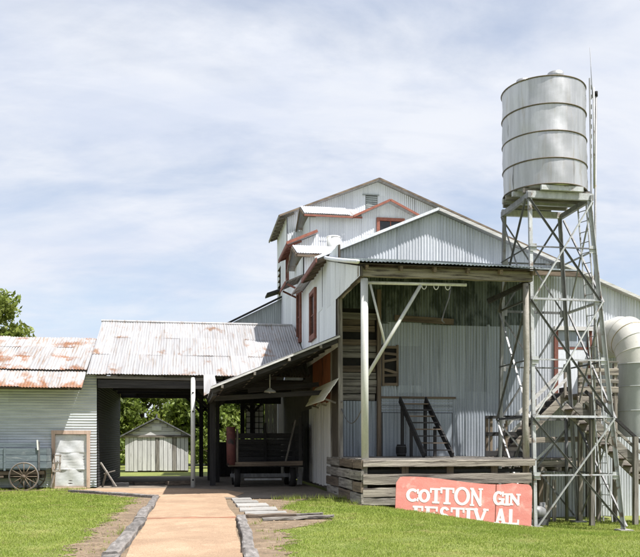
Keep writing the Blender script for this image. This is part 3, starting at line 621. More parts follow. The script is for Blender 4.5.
# tallest part
t2L = lambda x: 12.56+(x-4.27)*.411
t2R = lambda x: 14.55-(x-9.11)*.39
clad(gin, 'tower_wall', (0,38.4,0), UX, UZ, -UY, X0, 18.2, 9.8, lambda x: min(t2L(x), t2R(x))-.02, 'white_wall', colw=.8, rows=(9.8,12.0,15), breaks=(9.11,), openings=[(8.5,9.1,13.12,13.85)])
tr1 = roof_x('tower_roof', (4.22,12.58),(9.11,14.62),38.0,42.9); tr2 = roof_x('tower_roof', (9.115,14.62),(18.6,10.92),38.0,42.9)
MB().beam((4.2,37.98,12.54),(9.11,37.98,14.58),.05,.08).build('rake_board', 'brown_wood_x', tr1); MB().beam((9.11,37.98,14.58),(18.6,37.98,10.88),.05,.08).build('rake_board', 'brown_wood_x', tr2)
MB().beam((4.2,38.0,12.52),(4.2,42.9,12.52),.05,.12).build('eave_fascia', 'wood_y', tr1)
for k in range(8): MB().beam((4.24,38.2+k*.6,12.45),(4.95,38.2+k*.6,12.76),.06,.11).build('rafter_tail', 'wood_x', tr1)
lo2 = MB().box((8.5,38.44,13.12),(9.1,38.46,13.85)).build('gable_vent', 'boards_dark', gin)
for j in range(7): MB().box((8.52,38.36,13.14+j*.1),(9.08,38.44,13.21+j*.1)).build('slat', 'grey_lean', lo2)
MB().box((8.36,38.3,13.85),(9.18,38.42,13.9)).build('drip_cap', 'grey_lean', lo2)
MB().box((18.1,38.45,0),(18.2,42.6,10.9)).build('far_wall', 'galv_wall', gin); MB().box((X0,42.62,0),(18.2,42.7,10.9)).build('rear_wall', 'galv_wall', gin)
MB().box((12.3,32.7,7),(12.4,38.4,9.4)).build('far_wall', 'galv_wall', gin); MB().box((12.1,36.06,9.3),(12.2,38.4,12.05)).build('far_wall', 'galv_wall', gin)
MB().box((17.5,26.8,-1),(17.6,38,6.2)).build('far_wall', 'galv_wall', gin)
# small lean-to room on the far left side
clad(gin, 'side_room_wall', (0,40.6,0), UX, UZ, -UY, 2.0, X0-.03, 4.5, lambda x: 7.72+(x-2.0)*.51, 'grey_lean', colw=.8, rows=(4.5,6.8,9.5))
MB().beam((1.75,40.45,7.66),(X0-.05,40.45,9.13),.35,.06).build('side_room_rake', 'black_wood_x', gin)
MB().hexa([(3.9,40.9,9.3),(X0-.05,40.9,9.55),(X0-.05,42,9.55),(3.9,42,9.3),(3.9,40.9,9.4),(X0-.05,40.9,9.65),(X0-.05,42,9.65),(3.9,42,9.4)]).build('side_room_hood', 'black_wood_y', gin)
# round white vent drum on the step roof
vd = thing('vent_drum', 'small round white metal drum standing on the stepped roof', 'drum', (6.2,34.5,9.75))
MB().cyl((6.2,34.5,9.7),(6.2,34.5,10.72),.3,n=24).build('drum_shell', 'enamel', vd, True); MB().ring((6.2,34.5,10.68),(0,0,1),.3,.02).build('rim', 'enamel', vd, True)

# ------------------------------------------------------------------ loading dock and its porch roof
dk = thing('loading_dock', 'raised weathered plank loading dock under a flat-fronted porch roof', 'dock', (7,23.5,0))
XA, XB, YF, YB = 4.66, 9.62, 21.4, 26.66
y = YF+.02; k = 0
while y < YB-.1:
    w = .26; MB().box((XA+random.uniform(-.04,.03),y,1.16),(XB+random.uniform(-.05,.12),min(YB,y+w-.012),1.21+random.uniform(0,.012))).build('deck_plank', 'wood_x', dk); y += w
fb = ((1.0,1.16,'pale_wood_x',.0),(.82,.98,'wood_x',.09),(.44,.80,'pale_wood_x',-.01))
MB().rough((XA,YF-.03,1.095),(XB,YF-.03,1.11),.1,.18,10,.012).build('front_beam', 'pale_wood_x', dk)
MB().rough((XA,YF+.22,.87),(XB,YF+.22,.88),.1,.1,8,.01).build('front_beam', 'black_wood_x', dk)  # recessed black strip, the gap's shade put into its colour
MB().rough((XA,YF-.02,.66),(XB-.1,YF-.02,.67),.1,.28,10,.014).build('front_beam', 'pale_wood_x', dk)
MB().rough((XA,YF-.0,.30),(5.85,YF+.01,.32),.08,.24,5,.012).build('front_beam', 'pale_wood_x', dk)
MB().rough((XA,YF-.0,.06),(5.6,YF+.02,.05),.08,.2,5,.012).build('front_beam', 'wood_x', dk)
for j, (z, h) in enumerate(((1.07,.24),(.76,.26),(.44,.28),(.12,.28))):
    for (a, b) in ((21.36,22.6+.3*(j%2)),(22.63+.3*(j%2),24.7),(24.73,27.0)):
        MB().rough((XA-.02,a,z),(XA-.02+random.uniform(-.02,.02),b,z+random.uniform(-.02,.02)),.07,h,4,.012).build('side_plank', random.choice(['wood_y','wood_y','brown_wood_y']), dk)
MB().beam((XA+.06,YF+.06,0),(XA+.06,YF+.06,1.15),.14,.14).build('corner_post', 'wood_z', dk)
for x in (5.9,7.2,8.5,9.45): MB().beam((x,YF+.25,-.8),(x,YF+.25,1.1),.2,.2).build('pier', 'brown_wood_z', dk)
MB().box((XA+.1,25.6,-.9),(9.6,25.7,1.1)).build('dock_backing', 'boards_dark', dk)
# porch posts, header, roof
MB().cyl((4.76,21.56,1.2),(4.74,21.56,6.18),.105,n=16).build('pipe_post', 'white_pipe', dk, True)
MB().tube([(9.46,21.56,1.2),(9.43,21.55,2.2),(9.44,21.56,3.1),(9.47,21.55,4.0),(9.46,21.56,4.6),(9.44,21.56,6.2)], [.10,.085,.095,.082,.09,.08], 10).build('pole_post', 'pole_wood', dk, True)
MB().rough((4.68,24.75,1.2),(4.66,24.75,6.25),.13,.13,6,.008).build('side_post', 'wood_z', dk)
MB().rough((4.70,26.3,1.2),(4.70,26.3,6.25),.13,.13,6,.008).build('side_post', 'wood_z', dk)
for z, t in ((4.55,.01),(3.7,-.02),(3.4,.02),(3.05,.0),(2.75,.02)): MB().beam((4.72,24.7,z),(4.72,26.35,z+t),.03,.2).build('side_rail', random.choice(['wood_y','brown_wood_y']), dk)
MB().beam((4.7,24.7,2.9),(4.75,26.6,4.5),.04,.16).build('diagonal_board', 'wood_y', dk)
MB().rough((4.55,21.5,6.36),(9.6,21.5,6.38),.16,.27,12,.012).build('header_beam', 'pale_wood_x', dk)
MB().rough((4.69,21.6,6.34),(4.69,26.6,6.34),.12,.24,8,.01).build('side_beam', 'pale_wood_y', dk)
pr_ = MB().hexa([(4.5,21.2,6.5),(9.68,21.2,6.5),(9.68,26.62,7.86),(4.5,26.62,7.86),(4.5,21.2,6.53),(9.68,21.2,6.53),(9.68,26.62,7.89),(4.5,26.62,7.89)]).build('porch_roof', 'roof_deck', dk)
Vp = V3((0,5.42,1.36)); Lp = Vp.length; Vp.normalize(); Np = UX.cross(Vp)
for k in range(7):
    mb = MB(); x0 = 4.46+k*.755; us = np.arange(x0, min(9.78, x0+.79), .026)
    for i_, u in enumerate(us):
        o_ = V3((u,21.08+random.uniform(-.004,.004),6.52))+Np*(.03+.014*math.sin(2*math.pi*u/.105)+.005*(k%2)); mb.v += [tuple(o_), tuple(o_+Vp*(Lp+.1))]
        if i_: mb.f.append((2*i_-2,2*i_,2*i_+1,2*i_-1))
    mb.build('corrugated_sheet', 'galv_dark', pr_, True)
for k in range(6):
    x = 4.75+k*.96; MB().beam((x,21.24,6.43),(x,26.6,7.78),.08,.13).build('rafter', 'brown_wood_y', pr_)
mb = MB(); prevp = None                                                     # pale rolled edge along the porch roof's left side
MB().tube([(4.47,21.15,6.55),(4.45,23,7.0),(4.46,25,7.5),(4.47,26.6,7.92)], .06, 8).build('edge_roll', 'white_wall', pr_, True)
# siding above the open side of the porch
clad(dk, 'side_siding', (4.58,26.65,0), -UY, UZ, -UX, 0, 5.35, lambda u: 6.2, lambda u: 6.48+(5.3-u)*.252, 'white_wall', colw=.8, rows=(6.2,8.2), pitch=.105, amp=.008)
clad(dk, 'side_siding', (4.575,26.65,0), -UY, UZ, -UX, 0, 1.8, 4.95, 6.2, 'white_wall', colw=.8, rows=(4.95,6.25), pitch=.105, amp=.008)
# right-hand part of the porch roof, set back behind the water tower
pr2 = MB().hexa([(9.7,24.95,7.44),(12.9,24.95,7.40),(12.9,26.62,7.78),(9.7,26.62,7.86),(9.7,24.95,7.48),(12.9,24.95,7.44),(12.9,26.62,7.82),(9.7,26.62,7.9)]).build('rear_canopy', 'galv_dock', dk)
MB().rough((9.72,25.0,7.33),(12.95,25.0,7.29),.08,.16,8,.012).build('canopy_beam', 'brown_wood_x', pr2)
for k in range(4): MB().beam((9.9+k*.95,25.02,7.36),(9.9+k*.95,26.6,7.72),.06,.1).build('rafter', 'brown_wood_y', pr2)
MB().rough((8.72,22.6,5.85),(9.62,21.75,6.3),.12,.14,4,.02).build('loose_brace', 'black_wood_x', dk)
# walkway beyond the dock
for k in range(7): MB().box((9.72,25.05+k*.23,1.1),(13.1,25.265+k*.23,1.16+random.uniform(0,.01))).build('walkway_plank', 'wood_x', dk)
MB().rough((9.7,25.0,.98),(13.0,25.0,.97),.12,.2,6,.012).build('walkway_beam', 'pale_wood_x', dk)
for k in range(6): MB().rough((9.85+k*.55,24.85,.78),(9.85+k*.55,26.6,.78),.16,.18,3,.01).build('joist', 'pale_wood_y', dk)
for x in (9.9,11.5,12.9): MB().beam((x,25.1,-.95),(x,25.1,.7),.16,.16).build('pier', 'brown_wood_z', dk)
# railing at the right end
rl = MB().beam((9.66,25.25,2.52),(11.1,25.25,2.54),.05,.1).build('railing', 'black_wood_x', dk)
MB().beam((9.66,25.25,1.96),(11.1,25.25,1.98),.04,.13).build('mid_rail', 'black_wood_x', rl); MB().beam((9.64,25.22,1.32),(11.1,25.22,1.30),.05,.18).build('kick_board', 'black_wood_x', rl)
for x in (9.72,9.86,10.38,11.0): MB().beam((x,25.3,1.2),(x,25.3,2.56),.09,.09).build('post', 'brown_wood_z', rl)

# hoist boom of white pipe
hb = thing('hoist_boom', 'white pipe hoist boom braced against the front porch post', 'hoist', (4.8,21.6,6.0))
bt = MB().cyl((4.78,21.68,6.1),(7.72,21.68,6.13),.045,n=10).build('boom_pipe', 'white_pipe', hb, True)
MB().cyl((6.38,21.68,6.08),(4.85,21.66,3.53),.05,n=10).build('diagonal_pipe', 'white_pipe', hb, True)
MB().cyl((4.94,21.69,6.06),(5.36,21.69,4.42),.032,n=8).build('tie_pipe', 'white_pipe', hb, True)
for x in (6.48,6.83,7.17): MB().tube([(x+.07*math.cos(t),21.68,6.08-.11*math.sin(t)) for t in np.linspace(0,math.pi,7)], .014, 6).build('hanger_loop', 'white_pipe', bt, True)
MB().tube([(7.27,21.7,6.08),(7.22,21.72,5.75),(7.1,21.74,5.4),(7.02,21.75,5.12),(7.1,21.75,5.04)], .022, 6).build('hook_rod', 'steel_dark', hb, True)
# chain between the posts
cp = [V3((4.7,24.72,2.75)).lerp(V3((4.76,21.6,2.85)), t)-UZ*(.55*4*t*(1-t)) for t in np.linspace(0,1,15)]
setp(MB().tube(cp, .018, 6).build('sagging_chain', 'steel_dark', smooth=True, loc=(4.7,23.2,2.2)), 'dark chain sagging between the porch side post and the white pipe post', 'chain')
# black steps against the dock wall
bs2 = thing('dock_steps', 'black open wooden steps leaning on the dock wall under the porch', 'steps', (7.5,25,1.22))
for x in (7.05,7.95): MB().beam((x,23.55,1.27),(x,26.45,3.15),.06,.22).build('stringer', 'black_wood_y', bs2)
for k in range(8):
    t = (k+.7)/8.4; MB().box((7.08,23.5+2.85*t-.12,1.27+1.85*t),(7.92,23.5+2.85*t+.13,1.31+1.85*t)).build('tread', 'brown_wood_x' if k % 2 else 'black_wood_x', bs2)
for x in (7.1,7.9): MB().beam((x,26.3,1.2),(x,26.3,3.0),.1,.1).build('post', 'black_wood_z', bs2); MB().beam((x,25.2,1.2),(x,25.2,2.2),.09,.09).build('post', 'black_wood_z', bs2)
# keg by the steps
kg = thing('small_keg', 'small dark keg standing beside the black steps on the dock', 'keg', (7.2,25.6,1.22))
MB().tube([(6.98,26.0,1.22),(6.98,26.0,1.35),(6.98,26.0,1.5),(6.98,26.0,1.62)], [.14,.18,.18,.14], 14).build('keg_body', 'black_wood_z', kg, True)
for z in (1.3,1.55): MB().ring((6.98,26.0,z),(0,0,1),.17,.012,20,5).build('hoop', 'steel_dark', kg, True)

# ------------------------------------------------------------------ outdoor stairs by the wall
sa = thing('upper_stairs', 'weathered wooden stairs climbing from the dock to the red-framed door', 'stairs', (11.6,26,1.2))
for y in (25.62,26.5): MB().rough((10.35,y,1.1),(12.75,y,3.38),.07,.26,5,.008).build('stringer', 'pale_wood_x', sa)
for k in range(9):
    x = 10.5+k*.262; z = 1.36+k*.25; MB().box((x,25.58,z),(x+.28,26.54,z+.045)).build('tread', 'wood_x', sa); MB().box((x+.25,25.62,z+.046),(x+.27,26.5,z+.248)).build('riser', 'black_wood_x', sa)
ra = MB().beam((10.3,25.5,2.1),(12.75,25.5,4.35),.05,.12).build('hand_rail', 'white_board_x', sa); MB().beam((10.3,25.5,1.7),(12.75,25.5,3.95),.04,.1).build('lower_rail', 'white_board_x', sa)
for x, z in ((10.4,1.2),(11.5,2.3),(12.6,3.3)): MB().beam((x,25.53,z-.1),(x,25.53,z+1.05),.08,.08).build('post', 'pale_wood_z', ra)
lp = MB().box((12.6,24.55,3.2),(13.92,26.6,3.24)).build('landing', 'brown_wood_x', sa)
for k in range(8): MB().box((12.6,24.55+k*.256,3.245),(13.96,24.79+k*.256,3.295)).build('landing_plank', 'wood_x', lp)
MB().rough((12.55,24.55,3.1),(13.96,24.55,3.1),.08,.22,5,.01).build('landing_beam', 'pale_wood_x', lp); MB().rough((12.55,24.5,3.42),(13.96,24.5,3.42),.05,.2,5,.01).build('landing_rail', 'pale_wood_x', lp)
MB().rough((12.55,24.5,4.0),(13.96,24.5,4.02),.05,.22,5,.01).build('landing_rail', 'pale_wood_x', lp); MB().rough((12.55,24.5,3.72),(13.96,24.5,3.7),.04,.12,5,.01).build('landing_rail', 'wood_x', lp)
MB().beam((12.55,24.5,4.32),(13.96,24.5,4.34),.08,.05).build('landing_rail', 'wood_x', lp)
for x in (12.65,13.3,13.88): MB().beam((x,24.57,-.95),(x,24.57,4.3),.12,.12).build('post', 'pale_wood_z', lp)
MB().beam((13.88,26.4,-.95),(13.88,26.4,3.2),.12,.12).build('post', 'wood_z', lp)
MB().rough((11.0,25.02,1.75),(12.9,25.02,1.8),.06,.18,4,.01).build('cross_board', 'pale_wood_x', lp)
MB().beam((11.3,25.0,1.1),(12.6,24.7,2.4),.05,.08).build('loose_strut', 'steel_pale', lp)
sb = thing('lower_stairs', 'long wooden stairs with dark rail descending to the grass at the right edge', 'stairs', (14,24,-.9))
for y in (23.6,24.4): MB().rough((12.0,y,2.85),(16.3,y,-.95),.07,.28,6,.008).build('stringer', 'wood_x', sb)
for k in range(16):
    x = 12.15+k*.258; z = 2.72-k*.228; MB().box((x-.14,23.58,z),(x+.14,24.42,z+.045)).build('tread', 'brown_wood_x', sb)
rb = MB().beam((12.3,23.55,3.3),(16.2,23.55,.0),.06,.09).build('hand_rail', 'black_wood_x', sb); MB().beam((12.3,23.55,2.95),(16.2,23.55,-.35),.05,.08).build('lower_rail', 'wood_x', sb)
for x in (12.5,13.98,15.4): MB().beam((x,23.5,-.97),(x,23.5,3.12-(x-12.5)*.846),.14,.14).build('post', 'wood_z', rb)

# ------------------------------------------------------------------ big duct
du = thing('exhaust_duct', 'large cream and grey metal duct elbow coming out of the wall and turning down', 'duct', (14.95,25,1.9))
R = .69; cx = 14.98
segs = [((cx,26.75,5.42),(cx,26.1,5.42))]
c0 = V3((cx,26.1,4.37)); pts = []
for k in range(6):
    t = math.radians(90*k/5); pts.append(V3((cx, 26.1-1.1*math.sin(t), 4.32+1.1*math.cos(t))))
def gore(p, q, r, name, m):
    return MB().cyl(p, q, r, n=32, caps=False).build(name, m, du, True)
gore((cx,26.72,5.42),(cx,26.08,5.42),R,'wall_collar','cream_paint'); 
nrm = [V3((0,-math.cos(math.radians(18*k)),-math.sin(math.radians(18*k)))) for k in range(6)]
def loop(c, n, r, N_=32):
    a = UX; b = n.cross(a); return [tuple(c+a*(r*math.cos(2*math.pi*i/N_))+b*(r*math.sin(2*math.pi*i/N_))) for i in range(N_)]
for k in range(5):
    mb = MB(); mb.v = loop(pts[k], nrm[k], R)+loop(pts[k+1], nrm[k+1], R)
    mb.f = [(i, 32+i, 32+(i+1)%32, (i+1)%32) for i in range(32)]
    g = mb.build('elbow_segment', 'cream_paint', du, True)
    MB().ring(pts[k], nrm[k], R+.004, .014, 32, 5).build('seam', 'brass' if k == 2 else 'cream_paint', g, True)
yb = 25.0
gore((cx,yb,4.32),(cx,yb,3.55),R-.005,'duct_section','duct_grey'); gore((cx,yb,3.57),(cx,yb,1.95),R,'duct_section','duct_grey')
gore((cx,yb,1.97),(cx,yb,1.88),R+.03,'bottom_flange','duct_grey')
for z in (4.32,3.56,2.75): MB().ring((cx,yb,z),(0,0,1),R+.004,.016,32,5).build('seam', 'duct_grey', du, True)
MB().cyl((cx,yb,1.9),(cx,yb,1.93),R-.02,n=32).build('bottom_plate', 'black_void', du)

# ------------------------------------------------------------------ water tower
wt = thing('water_tower', 'riveted silver water tank on a tall braced steel tower in front of the gin house', 'water tower', (11.1,23.3,-.9))
def leg(ix, iy, z):
    t = (z+.9)/(8.95+.9); hx = 1.4+(.97-1.4)*t
    return V3((11.25+(10.88-11.25)*t+ix*hx, 23.28+(23.37-23.28)*t+iy*hx, z))
corners = [(-1,-1),(1,-1),(1,1),(-1,1)]
def angle(mb, p, q, s=.07, th=.012, side=V3((1,0,0))):        # angle iron
    d = (q-p).normalized(); a = (side-d*side.dot(d)).normalized(); b = d.cross(a)
    mb.hexa([p, p+a*s, p+a*s+b*th, p+b*th, q, q+a*s, q+a*s+b*th, q+b*th]); mb.hexa([p+b*th, p+a*th+b*th, p+a*th+b*s, p+b*s, q+b*th, q+a*th+b*th, q+a*th+b*s, q+b*s]); return mb
for k, c in enumerate(corners):
    lg = MB(); angle(lg, leg(*c, float(hgt(leg(*c,-.9).x, leg(*c,-.9).y))-.05), leg(*c, 9.0), .10, .018, V3((-c[0],0,0)))
    lgo = lg.build('leg', 'steel_pale' if c[1] < 0 else 'steel_mid', wt)  # rear legs darker: the tank's shade is put into their colour
    p = leg(*c, -.9); gz = float(hgt(p.x, p.y)); MB().box((p.x-.2,p.y-.2,gz-.2),(p.x+.2,p.y+.2,gz+.06)).build('footing', 'slab_grey', lgo)
for c in corners:
    for z in (7.44, 5.87, 4.09, 2.4, .7):
        p = leg(*c, z); MB().box((min(p.x, p.x-c[0]*.2), p.y+c[1]*.035-.008, z-.11),(max(p.x, p.x-c[0]*.2), p.y+c[1]*.035+.008, z+.11)).build('gusset_plate', 'steel_pale' if c[1] < 0 else 'steel_mid', wt)
zs = [8.9, 5.87, 2.4, -.8]
for f_ in range(4):
    a, b = corners[f_], corners[(f_+1) % 4]; front = f_ == 0  # paler and darker steels paint in how struts and braces catch light
    n_ = (V3((a[0]+b[0], a[1]+b[1], 0))*.5)
    for z in (7.44, 5.87, 4.09, 2.4, .7):
        mb = MB(); p, q = leg(*a, z), leg(*b, z); angle(mb, p+n_*.03, q+n_*.03, .07 if z in (5.87, 2.4) else .045, .012, UZ)
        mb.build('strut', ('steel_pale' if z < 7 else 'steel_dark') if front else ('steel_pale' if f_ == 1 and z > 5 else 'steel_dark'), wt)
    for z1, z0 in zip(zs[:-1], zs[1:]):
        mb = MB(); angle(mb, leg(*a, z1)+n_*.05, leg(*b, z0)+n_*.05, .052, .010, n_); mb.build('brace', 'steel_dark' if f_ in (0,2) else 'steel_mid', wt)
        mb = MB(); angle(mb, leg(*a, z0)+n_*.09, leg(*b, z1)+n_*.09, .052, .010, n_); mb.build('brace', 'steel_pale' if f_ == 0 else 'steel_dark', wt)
T = V3((10.88,23.37,0)); LEAN = -.02
tp = MB()
for s_ in (-1,1): MB().beam((9.85,23.37+s_*.97,9.03),(11.95,23.37+s_*.97,9.03),.1,.2).build('platform_beam', 'steel_pale', wt)
for s_ in (-1,1): MB().beam((10.88+s_*.99,22.3,8.99),(10.88+s_*.99,24.4,8.99),.1,.16).build('platform_beam', 'steel_mid', wt)
for k in range(7):
    y = 22.25+k*.37; hw = math.sqrt(max(.1, 1.3**2-(y-23.37)**2)); MB().box((10.88-hw,y-.05,9.13),(10.88+hw,y+.05,9.27)).build('joist', 'wood_x' if k % 2 else 'steel_pale', wt)
RT = 1.25; z0, z1 = 9.29, 12.5
tk = MB().cyl((10.86,23.37,z0),(10.80,23.37,z1-.04),RT-.07,n=48).build('tank', 'tank_metal', wt, True)
cuts = [9.29, 10.07, 10.87, 11.67, 12.5]
for k in range(4):
    za, zb = cuts[k], cuts[k+1]
    for j in range(4):          # curved plates
        mb = MB(); a0 = 2*math.pi*(j/4+.11*k)+.3; n = 13; nz = 5
        for r_ in range(nz+1):
            z = za+(zb-za)*r_/nz; x0 = 10.86-.06*(z-9.3)/3.2
            for i in range(n+1):
                t = a0+(2*math.pi/4+.02)*i/n; dent = .022*math.sin(t*5+k*2.1)*math.sin(math.pi*r_/nz)*(1 if (j+k) % 2 else .5)+.012*math.sin(t*11+z*9)*math.sin(math.pi*r_/nz)
                rr = RT+.004*(j % 2)+.003*(k % 2)-dent; mb.v.append((x0+rr*math.cos(t), 23.37+rr*math.sin(t), z))
        for r_ in range(nz):
            for i in range(n): q = r_*(n+1)+i; mb.f.append((q, q+1, q+n+2, q+n+1))
        mb.build('tank_plate', 'tank_metal', tk, True)
for k, z in enumerate(cuts): MB().ring((10.86-.06*(z-9.3)/3.2,23.37,z+(.02 if k == 0 else 0)-(.02 if k == 4 else 0)),(0,0,1),RT+.012,.02,56,6).build('band', 'brass_dark', tk, True)
ht = MB().cyl((10.75,22.4,12.48),(10.75,22.4,12.66),.24,n=20).build('hatch', 'tank_metal', tk, True); 
MB().cyl((9.9,22.8,12.46),(9.9,22.8,12.57),.2,n=16).build('hatch', 'tank_metal', tk, True)
MB().cyl((10.8,23.37,12.44),(10.8,23.37,12.47),RT-.03,n=40).build('tank_lid', 'tank_metal', tk)
# ladder and pipes on the right side
la = math.radians(-28); lc = V3((10.86+1.37*math.cos(la), 23.37+1.37*math.sin(la), 0)); lt = V3((-math.sin(la), math.cos(la), 0))
lad = MB()
for s_ in (-1,1): lad.beam(lc+lt*(s_*.16)+UZ*8.7, lc+lt*(s_*.16)+UZ*12.7+V3((-.06,0,0)), .035, .035)
lo3 = lad.build('ladder', 'steel_mid', wt)
for k in range(13): MB().cyl(lc-lt*.16+UZ*(8.9+k*.3), lc+lt*.16+UZ*(8.9+k*.3), .014, n=6).build('rung', 'steel_mid', lo3)
l2 = MB(); pA, pB = leg(1,-1,-.7)+V3((-.15,.35,0)), leg(1,-1,8.9)+V3((.03,.3,0))
for s_ in (0,1): l2.beam(pA+V3((-.12*s_,.3*s_,0)), pB+V3((-.12*s_,.3*s_,0)), .035, .035)
lo4 = l2.build('ladder', 'steel_pale', wt)
for k in range(30):
    p = pA.lerp(pB, (k+.5)/30); MB().cyl(p, p+V3((-.12,.3,0)), .013, n=6).build('rung', 'steel_mid', lo4)
MB().cyl((12.55,23.5,-.9),(12.42,23.1,12.45),.035,n=8).build('standpipe', 'steel_mid', wt, True); MB().cyl((12.42,23.1,12.4),(12.42,23.1,12.55),.055,n=8).build('pipe_cap', 'black_void', wt, True)
MB().cyl((12.28,22.95,9.5),(12.26,22.95,12.6),.03,n=8).build('drain_pipe', 'steel_pale', wt, True)
MB().cyl((12.25,23.0,12.3),(12.16,23.0,13.85),.016,.006,n=6).build('aerial', 'steel_mid', wt, True)
MB().cyl((12.2,24.6,-.9),(12.18,24.6,3.0),.06,n=8).build('riser_pipe', 'steel_dark', wt, True)
# pump under the tower
pm = thing('old_pump', 'small rusty pump under the water tower behind the sign', 'pump', (10.6,23.6,-.85))
MB().box((10.3,23.4,-.9),(11.0,23.9,-.72)).build('base', 'steel_dark', pm); MB().cyl((10.35,23.65,-.5),(10.95,23.65,-.5),.2,n=16).build('motor', 'steel_mid', pm, True)
MB().cyl((10.9,23.65,-.6),(10.9,23.65,-.2),.1,n=12).build('outlet', 'steel_mid', pm, True); MB().ring((10.3,23.65,-.5),(1,0,0),.22,.03,20,6).build('flywheel', 'steel_dark', pm, True)
for k, (x, y, h, t) in enumerate(((11.6,24.9,1.5,.15),(11.75,25.0,1.7,-.1),(11.9,24.9,1.35,.05))):
    setp(MB().rough((x,y,float(hgt(x,y))-.05),(x+t,y+.1,h-.9),.12,.06,4,.01).build('leaning_plank', 'pale_wood_z', loc=(x,y,-.9)),
         ['leftmost short plank leaning under the walkway behind the tower','tallest short plank leaning under the walkway behind the tower','rightmost short plank leaning under the walkway behind the tower'][k], 'plank', 'planks leaning under the walkway')

# ------------------------------------------------------------------ sign
sg = thing('festival_sign', 'faded red wooden festival sign with white lettering sunk in the grass', 'sign', (7.4,20.8,0))
SL = -.055; SO = V3((5.46,20.82,.74)); SU = V3((1,0,SL)).normalized(); SVv = V3((-SL,0,1)).normalized()*1.0; SN = V3((0,-1,0))
SVv = (SVv+V3((0,.06,0))).normalized(); SN = SVv.cross(SU)*-1
if SN.y > 0: SN = -SN
def SP(u, v, n=0): return SO+SU*u+SVv*v+SN*n
def top(u):
    b = .0+.05*math.sin(u*1.75+.25)*math.exp(-u*.1)-.01*u+.10*max(0, 1-abs(u-3.3)/.55)**2*.4
    for e in (0.0, 3.86):
        d_ = abs(u-e)
        if d_ < .16: b -= .16-math.sqrt(max(0, .16**2-(.16-d_)**2))
    return b
for (ua, ub, nm) in ((0,2.80,0),(2.825,3.86,1)):
    us = list(np.linspace(ua, ub, 28)); pts_ = [SP(u, top(u)) for u in us]+[SP(ub, -1.35), SP(ua, -1.35)]
    o = MB().poly(pts_, SN*-.035).build('board', 'sign_red', sg)
for u in (.5,3.3): MB().beam(SP(u,-1.4,-.08), SP(u,-.15,-.08), .09, .08).build('stake', 'wood_z', sg)
def letter(ch, u, v, w, h, tw, layer=[0]):
    """slab-serif letter built from strokes; (u,v) lower left"""
    mb = MB(); S = tw; cnt = [0]
    def bar(x0, y0, x1, y1, wd):
        cnt[0] += 1; n = .0060+.0006*cnt[0]; p, q = V3((x0,y0)).to_2d(), V3((x1,y1)).to_2d(); d = (q-p).normalized(); a = V3((-d.y, d.x, 0)).to_2d()*wd/2
        c = [p-a, p+a, q+a, q-a]; mb.poly([SP(u+k.x, v+k.y, n) for k in c], SN*-.012)
    def arc(cx_, cy_, rx, ry, t0, t1, wd, wv=None, n=16):
        cnt[0] += 1; nn = .0060+.0006*cnt[0]; wv = wv or wd*.75
        for k in range(n):
            ta, tb = [math.radians(t0+(t1-t0)*j/n) for j in (k, k+1)]
            P = lambda t, s: SP(u+cx_+(rx+s*wd/2)*math.cos(t), v+cy_+(ry+s*wv/2)*math.sin(t), nn)
            mb.quad(P(ta,-1), P(ta,1), P(tb,1), P(tb,-1))
    sf = S*.55; k = S*.5
    def serif(xc, y, wd, top_=False): bar(xc-wd/2, y-(sf/2 if top_ else -sf/2), xc+wd/2, y-(sf/2 if top_ else -sf/2), sf)
    if ch == 'O': arc(w/2, h/2, w/2-k, h/2-k*.75, 0, 360, S, n=28)
    elif ch in 'CG':
        arc(w/2, h/2, w/2-k, h/2-k*.75, 42, 318, S, n=24); bar(w-k*.8, h*.62, w-k*.8, h*.97, sf)
        if ch == 'G': bar(w-k, .04*h, w-k, h*.45, S*.9); bar(w*.5, h*.44, w*1.04, h*.44, sf)
        else: bar(w-k*.8, h*.05, w-k*.8, h*.33, sf*.8)
    elif ch == 'T': bar(w/2, 0, w/2, h, S); bar(0, h-sf/2, w, h-sf/2, sf); bar(sf/2, h*.68, sf/2, h, sf); bar(w-sf/2, h*.68, w-sf/2, h, sf); serif(w/2, 0, S*2.1)
    elif ch == 'N': bar(S*.75, 0, S*.75, h, S*.7); bar(w-S*.75, 0, w-S*.75, h, S*.7); bar(S*.6, h-.02, w-S*.6, .02, S*1.05); serif(S*.75, 0, S*1.5); serif(S*.6, h, S*1.2, True); serif(w-S*.75, h, S*1.5, True)
    elif ch == 'I': bar(w/2, 0, w/2, h, S); serif(w/2, 0, S*1.9); serif(w/2, h, S*1.9, True)
    elif ch in 'FEL':
        bar(S*.9, 0, S*.9, h, S); serif(S*.9, 0, S*1.9)
        if ch in 'FE': bar(0, h-sf/2, w, h-sf/2, sf); bar(w-sf/2, h*.68, w-sf/2, h, sf); bar(S, h*.52, w*.75, h*.52, sf); bar(w*.72, h*.4, w*.72, h*.64, sf*.8)
        if ch in 'EL': bar(0, sf/2, w, sf/2, sf); bar(w-sf/2, 0, w-sf/2, h*.34, sf)
    elif ch == 'S': arc(w/2, h*.72, w/2-k, h*.28-k*.5, 20, 270, S*.9, n=16); arc(w/2, h*.28, w/2-k, h*.28-k*.5, -160, 90, S*.9, n=16)
    elif ch == 'V': bar(S*.7, h, w/2, 0, S); bar(w-S*.7, h, w/2, 0, S*.75); serif(S*.7, h, S*1.7, True); serif(w-S*.7, h, S*1.6, True)
    elif ch == 'A': bar(S*.7, 0, w/2, h, S*.75); bar(w-S*.7, 0, w/2, h, S); bar(w*.25, h*.3, w*.75, h*.3, sf); serif(S*.7, 0, S*1.6); serif(w-S*.7, 0, S*1.7)
    o = mb.build('letter', 'sign_white', sg); return o
def su(px): return (px-397.0)/35.75        # photo columns on the board to metres along it
